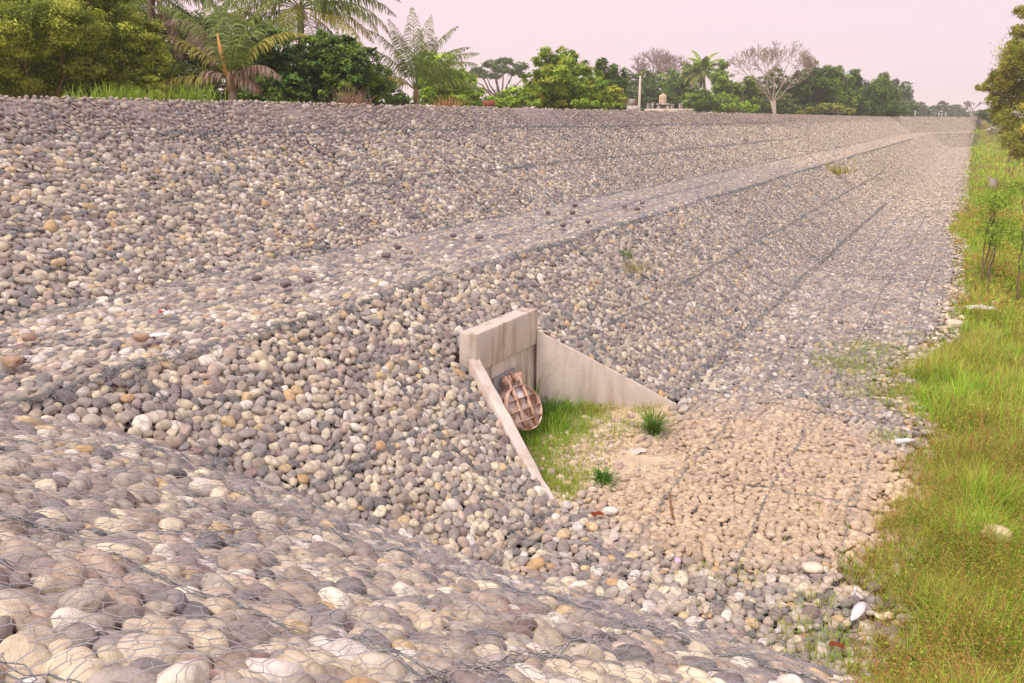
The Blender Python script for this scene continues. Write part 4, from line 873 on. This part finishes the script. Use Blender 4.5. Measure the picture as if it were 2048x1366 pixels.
tree('silvery_bush', 'low silvery-leaved bush at the far edge of the bright grass', [(1984, 262, 8), (2006, 258, 11), (2028, 262, 10), (2045, 256, 10)], 105, [(176, 178, 160), (190, 188, 176), (120, 134, 84)], 2005, .08, .18, .8, cat='bush')
tree('willow_like_tree', 'large dark olive tree overhanging the meadow at the right picture edge', [(2052, 20, 16), (2035, 88, 14), (2062, 110, 30), (2046, 145, 34), (2010, 148, 20), (1986, 166, 15), (1964, 174, 9), (2030, 185, 30), (2000, 190, 15), (2040, 230, 34), (2052, 275, 30), (2100, 80, 60), (2120, 180, 60), (2100, 260, 50), (2018, 122, 12), (2026, 262, 18), (2000, 222, 16), (1984, 200, 10), (2042, 60, 14), (2050, 300, 18)], 62, [(142, 150, 56), (160, 164, 68), (122, 134, 50), (172, 164, 76)], 2140, .22, .12, .62, aspect=.3, sub=40, spread=.13, droop=.15, up=.4, bark=(90, 80, 70))
for q, (bl, dd, lab, cc) in enumerate((([(1150, 205, 8), (1170, 203, 9), (1190, 206, 8)], 57, 'low bright green leafy bush under the tall bright tree', BR), ([(1212, 209, 5), (1240, 210, 5), (1228, 209, 5)], 60, 'tiny bright green bush left of the white ruined wall', BR), ([(1075, 203, 7), (1060, 208, 6)], 57, 'low green bush at the left foot of the tall bright tree', BR), ([(1465, 212, 7), (1490, 210, 9), (1512, 214, 6)], 96, 'light green leafy bush left of the bare tree trunk', BR))):
    tree('low_bush', lab, bl, dd, cc, None, .03, .12, 1., cat='bush', group='low bushes behind the embankment crest')
# bare trees
def bare(name, label, px, dist, px0, px1, ytop, stems, forkpy, col, r0, depth=6, seed=1, twigs=3, group=None, leafy=0):
    r = np.random.default_rng(seed); B = base_at(px, dist); R = root(name, B, label, 'tree', group)
    top_ = at_dist((px0 + px1) / 2, ytop, dist); wid = (px1 - px0) / F * dist * .5; f = at_dist(px, forkpy, dist); hh = top_[2] - f[2]
    big = MB(); S0, S1, Ra, Rb = [], [], [], []; c = lin(col); ends = []
    def grow(p, d, L, rad, k):
        q = p + d * L
        m = (p + q) / 2 + r.normal(0, .05 * L, 3); S0.extend([p, m]); S1.extend([m, q]); Ra.extend([rad, rad * .85]); Rb.extend([rad * .85, rad * .7])
        if k == 0: ends.append(q); return
        for _ in range(r.integers(2, twigs + 1)):
            e = d + r.normal(0, .42, 3) * [1, 1, .6]; e[2] += .05
            cc_ = q + e * L; 
            lat = (q[:2] - top_[:2]); 
            if np.linalg.norm(lat) > wid * .9: e[:2] -= lat / np.linalg.norm(lat) * .7
            if q[2] > top_[2] - .12 * hh: e[2] = -abs(e[2]) * .1; 
            e /= np.linalg.norm(e); grow(q, e, L * r.uniform(.68, .88), max(rad * .66, .0009 * dist / 4.2), k - 1)
    for ang in stems:
        tube(big, [B + r.normal(0, .05, 3), (B + f) / 2 + r.normal(0, .1, 3), f + [ang * .3, 0, 0]], [r0, r0 * .8, r0 * .65], 8, c)
        d = np.array([ang, r.normal(0, .3), 1.]); d /= np.linalg.norm(d); grow(f + [ang * .3, 0, 0], d, hh * .245, r0 * .55, depth)
    V, Fq = prisms(np.array(S0), np.array(S1), np.array(Ra), np.array(Rb), 4); cw = MB(); cw.add(V, Fq, np.broadcast_to(c, V.shape))
    big.build('trunk', M['bark'], R, smooth=True); cw.build('crown', M['bark'], R)
    if leafy:
        E_ = np.array(ends); E_ = E_[r.random(len(E_)) < leafy]; lf = MB(); P_ = np.repeat(E_, 3, 0) + r.normal(0, .25, (len(E_) * 3, 3))
        lf.add(*leaves(P_, .22, r.normal(0, 1, P_.shape), mixc([(120, 132, 80), (142, 146, 100)], len(P_), r), .5, r)); lf.build('leaves', M['leaf'], R)
bare('bare_tree', 'leafless fan-shaped tree far behind the water tank', 1308, 185, 1238, 1372, 86, (-.95, -.55, -.2, .15, .5, .9), 186, (176, 160, 156), .28, 5, 3, 4)
bare('bare_tree', 'large pale bare tree with forked white trunk right of the middle', 1546, 120, 1450, 1618, 70, (-.95, -.45, 0, .5, .9), 202, (176, 162, 152), .16, 6, 5, 3, leafy=.14)
bare('bare_tree', 'hazy leafless tree at the far end of the embankment', 1940, 380, 1906, 1966, 196, (-.7, 0, .6), 226, (170, 160, 158), .4, 5, 8, 3)
# a leafless limb of the big bare tree's neighbour, reaching right
# ---------------------------------------------------------------- palms
def frond_mesh(mb, B, az_, el, L, droop, cols, hang=.8, wl=.045, ll=.75, n=46, side_droop=.35, twist=0, r0=.028, fw=.55):
    m = 16; t = np.linspace(0, 1, m); p = np.array(B, float); pts = [p.copy()]; e = el
    for k in range(m - 1):
        d = np.array([math.cos(az_) * math.cos(e), math.sin(az_) * math.cos(e), math.sin(e)]); p = p + d * L / (m - 1); pts.append(p.copy()); e -= droop / (m - 1) * (.5 + 1.2 * k / m); az_ += twist / (m - 1)
    pts = np.array(pts); cr_ = lin(cols[0]) * 1.15; tube(mb, pts, np.linspace(r0, .006, m), 5, cr_)
    s = np.linspace(.16, .99, n); s = s + rt.normal(0, .004, n); P = np.stack([np.interp(s, t, pts[:, i]) for i in range(3)], 1); T = np.gradient(pts, axis=0); T /= np.linalg.norm(T, axis=1, keepdims=True); T = np.stack([np.interp(s, t, T[:, i]) for i in range(3)], 1)
    S = np.cross(T, [0, 0, 1.]); S /= np.linalg.norm(S, axis=1, keepdims=True) + 1e-6
    Ls = ll * np.clip(np.minimum(.55 + s * 1.6, 1) * (1 - .93 * s ** 3.2), .06, 1)
    for sg in (-1, 1):
        d0 = S * sg + T * fw + np.array([0, 0, .15 - side_droop]) + rt.normal(0, .15, (n, 3)); d0 /= np.linalg.norm(d0, axis=1, keepdims=True)
        l = (Ls * rt.uniform(.85, 1.1, n))[:, None]; a = P; b = a + d0 * l * .4; d1 = d0 + np.array([0, 0, -hang * .7]); d1 /= np.linalg.norm(d1, axis=1, keepdims=True); c = b + d1 * l * .35
        d2 = d1 + np.array([0, 0, -hang * 1.1]); d2 /= np.linalg.norm(d2, axis=1, keepdims=True); e_ = c + d2 * l * .3
        wv = T * wl * .5 + rt.normal(0, .004, (n, 3))
        V = np.stack([a - wv * .5, a + wv * .5, b - wv, b + wv, c - wv * .8, c + wv * .8, e_ - wv * .15, e_ + wv * .15], 1)
        cc = 1.25 * mixc(cols, n, rt); f = np.array([[0, 1, 3, 2], [2, 3, 5, 4], [4, 5, 7, 6]])
        mb.add(V.reshape(-1, 3), (np.arange(n)[:, None, None] * 8 + f[None]).reshape(-1, 4), np.repeat(cc, 8, 0))
    return pts
PG = [(118, 134, 66), (98, 118, 56), (138, 150, 78), (84, 102, 50)]; PY = [(160, 160, 72), (136, 142, 60), (178, 172, 86)]; PDEAD = [(150, 128, 112), (128, 106, 92), (170, 150, 134)]
def palm(name, label, px, dist, crown_py, fr, trunk_r=.13, lean=0, **kw):
    B = base_at(px, dist); c = at_dist(px + lean, crown_py, dist); R = root(name, B, label, 'palm')
    tr = MB(); n = 14; t = np.linspace(0, 1, n)[:, None]; pts = B * (1 - t) + c * t; pts[:, 0] += np.sin(t[:, 0] * math.pi) * .15
    tube(tr, pts, np.linspace(trunk_r * 1.3, trunk_r, n) * (1 + .05 * (np.arange(n) % 2)), 10, lin((140, 126, 112)))
    tube(tr, [c - [0, 0, .5], c, c + [0, 0, .35]], [trunk_r * 1.05, trunk_r * 1.2, trunk_r * .6], 10, lin((136, 112, 84))); tr.build('trunk', M['bark'], R, smooth=True)
    for f in fr:
        b = MB(); frond_mesh(b, c + [0, 0, .1], math.radians(f[0]), math.radians(f[1]), f[2], math.radians(f[3]), f[4], **{**kw, **(f[5] if len(f) > 5 else {})})
        o = b.build('frond', M['leaf'], R)
        if f[4] is PDEAD: o['label'] = 'dry brown hanging frond'
    return R, c
# azimuths: 0 = right of the picture, 90 = away, 180 = left, 270 = towards the viewer
def ring_fr(n, L, els, droop, cols, seed, az0=0):
    r = np.random.default_rng(seed); out = []
    for i in range(n):
        out.append((az0 + i * 137.5 % 360 + r.normal(0, 8), els[0] + (els[1] - els[0]) * i / n + r.normal(0, 4), L * r.uniform(.85, 1.1), droop * r.uniform(.8, 1.2), cols[r.integers(0, len(cols))]))
    return out
palm('coconut_palm', 'tall coconut palm with drooping fronds rising above the dark broadleaf trees', 600, 43, 22, ring_fr(22, 5.0, (75, -25), 85, [PG, PG, PY], 3) + [(5, 40, 5.4, 95, PG), (178, 35, 5.4, 95, PG), (200, 10, 5, 80, PY), (340, 15, 4.8, 85, PG), (270, 0, 4, 80, PY), (160, -30, 3.8, 50, PG), (185, 55, 5.2, 80, PG), (0, 60, 5.2, 80, PG)], .15, hang=1.2, ll=1.05, n=70)
palm('coconut_palm', 'coconut palm half hidden behind the feathery tree with brown hanging fronds', 300, 38, -15, ring_fr(18, 4.4, (70, -30), 80, [PG, PG], 5) + [(350, -50, 3.0, 50, PDEAD), (10, -60, 2.8, 40, PDEAD), (330, -20, 3.8, 80, PG), (0, 5, 4.4, 85, PG)], .14, hang=1., ll=.85, n=50)
palm('coconut_palm', 'coconut palm cut by the left picture edge showing hanging striped fronds', -25, 34, 70, ring_fr(14, 4.0, (60, -35), 75, [PG, PY], 7) + [(0, 25, 3.2, 85, PG), (350, 0, 2.8, 85, PG), (10, -30, 2.8, 60, PG)], .14, hang=1.1, ll=.8, n=50)
Rp, cp = palm('young_palm', 'young trunkless palm with low arching fronds, a tan dead sheath and dry brown fronds', 462, 31.5, 165, [(185, 52, 4.6, 105, PY), (178, 25, 4.4, 70, PG), (200, 10, 3.4, 60, PY), (120, 70, 4.4, 70, PG), (60, 68, 3.6, 70, PG), (20, 60, 3.4, 80, PY), (90, 82, 4.4, 50, PG), (170, 72, 4.0, 80, PG), (150, 66, 4.2, 90, PDEAD, dict(hang=1.6)), (140, 60, 3.9, 110, PDEAD, dict(hang=1.6)), (300, 60, 2.4, 90, PG), (350, 40, 2.2, 110, PDEAD), (195, 38, 1.6, 150, PDEAD), (345, 20, 1.3, 120, PDEAD), (10, 78, 3.6, 60, PG)], .16, hang=.9, ll=.75, n=50)
b = MB(); s0 = at_dist(452, 150, 31.2); s1 = at_dist(434, 66, 31.2); tube(b, [s0, s0 * .7 + s1 * .3 + [0.02, 0, 0], s0 * .35 + s1 * .65, s1], [.05, .075, .07, .015], 7, lin((214, 160, 96))); b.build('sheath', M['bark'], Rp)
palm('young_palm', 'young palm with upright grey-green fronds standing alone right of the dark trees', 832, 43, 186, [(100, 84, 4.2, 22, PG), (60, 80, 4.0, 30, PG), (140, 76, 4.0, 35, PG), (170, 72, 3.9, 55, PG), (10, 74, 3.9, 50, PG), (0, 62, 3.6, 65, PG), (185, 62, 3.6, 70, PG), (250, 70, 3.4, 50, PG), (300, 66, 3.6, 60, PG), (350, 48, 3.6, 70, PG), (5, 38, 3.6, 70, PG), (175, 40, 2.8, 100, PG), (355, 25, 3.4, 60, PG), (200, 48, 2.6, 120, PY), (20, 52, 4.0, 60, PG), (90, 70, 3.9, 40, PG)], .12, hang=1.4, ll=.95, n=52, side_droop=.2, fw=1.0, wl=.032)
palm('coconut_palm', 'small far coconut palm with yellow lower fronds above the rounded bush', 1406, 152, 142, ring_fr(22, 4.2, (82, -30), 80, [PG, BR], 9) + [(180, -10, 4, 60, PY), (200, -25, 3.6, 50, PY), (0, -25, 3.4, 50, PY)], .22, hang=.8, ll=1.0, n=34, wl=.16, r0=.07)
# tufts on the crest
def crest_t(px, o_, w, n, L, cols, lab, bw=.02):
    r = ray(px, 200); k = o_ / (r[:2] @ NN); P = np.array([r[0] * k, r[1] * k, 4.86 if o_ < 18.5 else float(np.interp(o_, PO, PZ))])
    tuft('grass_tuft', P, n, L, bw, cols, lab, 'grass tuft', 'grass tufts along the embankment crest', w, .3, .7)
crest_t(230, 18.3, .4, 300, .6, BR, 'bright green tall grass tuft in front of the feathery tree')
crest_t(278, 18.3, .25, 160, .5, BR, 'bright green grass tuft just right of the tallest crest tuft')
crest_t(388, 17.6, .3, 260, .6, BR, 'bright green grass tuft left of the dry fallen fronds')
crest_t(160, 18.2, .25, 60, .4, BR, 'sparse low grass tuft at the left on the crest')
crest_t(700, 17.5, .3, 160, .75, PDEAD + [(196, 160, 110)], 'dry straw tuft in front of the wide dark tree')
crest_t(722, 17.5, .15, 60, .4, PDEAD + [(196, 160, 110)], 'small dry straw tuft right beside the first straw tuft')
crest_t(893, 17.4, .3, 160, .65, [(206, 170, 116), (184, 146, 96)], 'dry straw tuft right of the upright young palm')
crest_t(570, 17.6, .5, 60, .3, BR, 'thin scattered green blades below the dark glossy tree')
# saplings
def sapling(name, px, dist, top_py, base_py, blobs, lab, stems, leaf_s=.07):
    B = G0(px, base_py, -.05); d = math.hypot(B[0], B[1]); R = root(name, B, lab, 'sapling'); tr = MB(); cr = MB()
    for (ax, ay) in stems:
        e = at_dist(ax, ay, d); limb(tr, B + rt.normal(0, .05, 3), e, .028, .012, lin((130, 112, 96)), .04, 7, 7)
    for (bx, by, rp) in blobs:
        c = at_dist(bx, by, d + rt.normal(0, .2)); rad = 1.5 * rp / F * d; limb(tr, at_dist(*stems[0], d), c, .015, .006, lin((130, 112, 96)))
        nl = int(rad * rad * 3800); S = c + rt.normal(0, rad * .5, (14, 3)) * [1, 1, .7]; P = S[rt.integers(0, 14, nl)] + rt.normal(0, rad * .2, (nl, 3))
        cr.add(*leaves(P, leaf_s * rt.uniform(.7, 1.4, nl), rt.normal(0, .5, (nl, 3)) + [0, 0, .9], 1.4 * mixc(MID + BR, nl, rt), .4, rt))
    tr.build('trunk', M['bark'], R, smooth=True); cr.build('crown', M['leaf'], R)
sapling('sapling', 1964, 24, 380, 575, [(1990, 395, 16), (2000, 405, 16), (1975, 445, 13), (1990, 462, 20), (2012, 460, 16), (1985, 480, 12), (2022, 382, 9)], 'forked young sapling with two leafy tiers at the stone margin', [(1972, 470), (1988, 420), (1996, 430)])
sapling('sapling', 1975, 24, 470, 590, [(1990, 478, 7)], 'thin bare-stemmed sapling just right of the forked one', [(1988, 490)])
sapling('sapling', 2040, 24, 470, 608, [(2046, 490, 14), (2052, 470, 16), (2050, 370, 14), (2058, 520, 12)], 'sapling at the right picture edge behind the white cloth', [(2044, 480)])
# ---------------------------------------------------------------- buildings, tank, pole, posts beyond the crest
tk = at_dist(1325, 214, 122); tk0 = base_at(1325, 122); R = root('water_tank', tk0, 'cream plastic water tank with domed lid on a stained concrete stand', 'water tank')
b = MB(); z0 = at_dist(1325, 207, 122)[2]; z1 = at_dist(1325, 191, 122)[2]; z2 = at_dist(1325, 187.5, 122)[2]; rw = 7.2 / F * 122
tube(b, [(tk[0], tk[1], z) for z in (z0, z0 + .05, (z0 + z1) / 2 - .04, (z0 + z1) / 2, (z0 + z1) / 2 + .04, z1 - .05, z1, (z1 + z2) / 2, z2)], [rw * .96, rw, rw, rw * .97, rw, rw, rw * .93, rw * .6, rw * .2], 20); b.build('tank_body', M['tank'], R, smooth=True)
b = MB(); tube(b, [(tk[0], tk[1], z2 - .02), (tk[0], tk[1], z2 + .1)], rw * .35, 14); b.build('lid', M['tank'], R)
b = MB()
for sx in (-1, 1):
    for sy in (-1, 1): box(b, (tk[0] + sx * .6, tk[1] + sy * .6, (tk0[2] + z0) / 2 - .1), (.22, .22, z0 - tk0[2]))
box(b, (tk[0], tk[1], z0 - .1), (1.6, 1.6, .19)); box(b, (tk[0], tk[1] + .3, z0 - .9), (1.2, .1, 1.2)); b.build('stand', M['stainedwhite'], R)
pb_ = base_at(1271, 104); pt = at_dist(1272, 152, 104); R = root('utility_pole', pb_, 'slim concrete utility pole with a crossarm, standing by a white ruined wall', 'utility pole')
b = MB(); tube(b, [pb_, (pb_[0], pb_[1], pt[2])], [.2, .13], 8); b.build('pole', M['conc2'], R)
b = MB(); box(b, (pb_[0] - .35, pb_[1], pt[2] - .25), (1.9, .1, .12)); b.build('crossarm', M['bluewire'], R)
for dx in (-1.1, -.3, .4):
    b = MB(); tube(b, [(pb_[0] + dx, pb_[1], pt[2] - .18), (pb_[0] + dx, pb_[1], pt[2] - .02)], [.05, .03], 8); b.build('insulator', M['white'], R)
wr = base_at(1260, 100); R = root('ruined_wall', wr, 'patchy white ruined wall beside the utility pole', 'wall')
def pxbox(b, x0, x1, y0, y1, d, th=.25):
    p0 = at_dist(x0, y0, d); p1 = at_dist(x1, y1, d); zb = min(p1[2], p0[2]); zt = max(p1[2], p0[2]); cx = (p0[:2] + p1[:2]) / 2; w_ = abs(p1[0] - p0[0])
    box(b, (cx[0], cx[1], (zb + zt) / 2), (w_, th, zt - zb))
b = MB(); pxbox(b, 1251, 1269, 198, 211, 100); b.build('upper_wall', M['stainedwhite'], R); b = MB(); pxbox(b, 1254, 1276, 211.2, 224, 98.5); b.build('lower_wall', M['stainedwhite'], R)
b = MB(); pxbox(b, 1270, 1272.5, 200, 211, 100.0); b.build('door_jamb', M['wood'], R)
for x0, x1, y0, y1, d, lab in ((1294, 1299, 209, 222, 118, 'small white grave-like post left of the water tank'), (1303, 1307, 207, 222, 121, 'slim white post right beside the first white post'), (1342, 1347, 210, 222, 118, 'small pale blue-white box right of the water tank'), (1358, 1364, 209, 222, 120, 'small white slab between tank and rounded bush')):
    b = MB(); pxbox(b, x0, x1, y0, y1, d, .4); p0 = at_dist((x0 + x1) / 2, y1, d); box(b, (p0[0], p0[1], at_dist(x0, y0, d)[2] + .06), (.5, .5, .1)); tag(b.build('white_post', M['stainedwhite'], loc=p0), lab, 'post', 'small white posts behind the crest')
b = MB(); pxbox(b, 1288, 1388, 217.5, 226, 96, .3); p0 = at_dist(1338, 222, 96); tag(b.build('low_wall', M['conc'], loc=p0), 'long low pale concrete wall along the crest under the water tank', 'wall')
b = MB(); pxbox(b, 966, 990, 201, 214, 62, .25); p0 = at_dist(978, 210, 62); tag(b.build('brick_wall', M['brick'], loc=p0), 'short red clay wall peeping between low bushes', 'wall')
b = MB(); p0 = base_at(1017, 66); z = at_dist(1017, 169, 66)[2]; tube(b, [p0, (p0[0], p0[1], z)], .06, 6); tube(b, [(p0[0], p0[1], z), (p0[0] + .55, p0[1], z)], .06, 6); tag(b.build('pipe_post', M['white'], loc=p0), 'white bent pipe post among bushes left of the tall bright tree', 'post')
for q, (px, d, h, lab) in enumerate(((1829, 120, .85, 'nearest white fence post on the far embankment crest'), (1877, 146, .6, 'leftmost of three tiny white posts on the far crest'), (1882.5, 146, .55, 'middle of three tiny white posts on the far crest'), (1890.5, 146, .6, 'rightmost of three tiny white posts on the far crest'))):
    r = ray(px, 236); az = math.atan2(r[0], r[1]); dd_ = np.linspace(30, 420, 4000); Q = np.stack([dd_ * math.sin(az), dd_ * math.cos(az)], 1); uu = Q @ D; oo = Q @ NN; hh_ = hgt(uu, oo); k_ = int(np.argmax(hh_ > 4.75)); P = np.array([Q[k_, 0], Q[k_, 1], hh_[k_]]); h = h * P[1] / 110
    b = MB(); tube(b, [P - [0, 0, .2], P + [0, 0, h - .03], P + [0, 0, h]], [.07, .065, .03], 8); tag(b.build('fence_post', M['white'], loc=P), lab, 'post', 'white posts on the far crest')
# overhead cables running from the pole to the left
b = MB()
for k in range(3):
    e0 = np.array([pb_[0] + (-1.1, -.3, .4)[k], pb_[1], pt[2] - .0]); e1 = at_dist(880, 172 + k * 3, 120); t = np.linspace(0, 1, 24)[:, None]; P = e0 * (1 - t) + e1 * t; P[:, 2] -= np.sin(t[:, 0] * math.pi) * 1.0; tube(b, P, .02, 4)
    tag(b.build('overhead_cable', M['bluewire'], loc=e0), ['highest', 'middle', 'lowest'][k] + ' of three thin cables leading left from the utility pole', 'cable', 'overhead cables'); b = MB()

# background growth that closes the row
tree('background_tree', 'deep green tree mass behind the feathery tree and the palms', [(x, y, 38) for x in range(-20, 520, 52) for y in (60, 120, 175)] + [(60, 10, 40), (160, 5, 40), (260, 30, 36), (380, 60, 34)], 46, [(92, 112, 44), (76, 98, 38), (108, 124, 50)], 240, .2, .13, .8, fill=0)
tree('background_tree', 'dark tree closing the gap between the two dark broadleaf trees and the young palm', [(610, 110, 26), (640, 130, 30), (620, 180, 30), (760, 150, 24), (785, 190, 22), (770, 175, 22), (800, 200, 16), (815, 206, 12)], 50, DK, 640, .15, .13, .9)
for q_, (bl, dd, cc, lab) in enumerate((([(x, 206 + (x * 7) % 9, 12) for x in range(1250, 1460, 16)], 175, GRD + DK, 'far low hedge line behind the water tank'), ([(x, 212 + (x * 5) % 9, 12) for x in range(1440, 1620, 15)], 168, DK + MID, 'far low hedge line behind the big bare tree'), ([(x, 216 + (x * 3) % 9, 11) for x in range(1600, 1830, 15)], 185, DK + GRD, 'far low dark hedge line under the bamboo'), ([(x, 200 + (x * 3) % 12, 11) for x in range(935, 1070, 14)], 120, MID + GRD, 'low hedge line under the umbrella-shaped tree'))):
    tree('hedge', lab, bl, dd, cc, None, .08, .2, 1., cat='hedge', spread=.3)
tree('leafy_tree', 'olive tree growing through the lower limbs of the big bare tree', [(1520, 165, 18), (1550, 150, 18), (1585, 165, 18), (1540, 190, 20), (1575, 195, 18), (1505, 190, 16)], 150, [(120, 130, 74), (98, 116, 58)], 1545, .15, .2, .55, fill=226)
# air: a thin haze the far trees fade into
hz_ = MB(); hexa(hz_, np.array([(-3300, -3300, -2.), (3300, -3300, -2.), (3300, 3300, -2.), (-3300, 3300, -2.), (-3300, -3300, 60.), (3300, -3300, 60.), (3300, 3300, 60.), (-3300, 3300, 60.)]))
hm_ = bpy.data.materials.new('haze'); hm_.use_nodes = True; t_ = hm_.node_tree; t_.nodes.clear(); ho_ = N_(t_, 'ShaderNodeOutputMaterial'); pv = N_(t_, 'ShaderNodeVolumePrincipled')
pv.inputs['Color'].default_value = (1, 1, 1, 1); pv.inputs['Density'].default_value = .0006; t_.links.new(pv.outputs[0], ho_.inputs['Volume'])
tag(hz_.build('haze', hm_), kind='stuff')
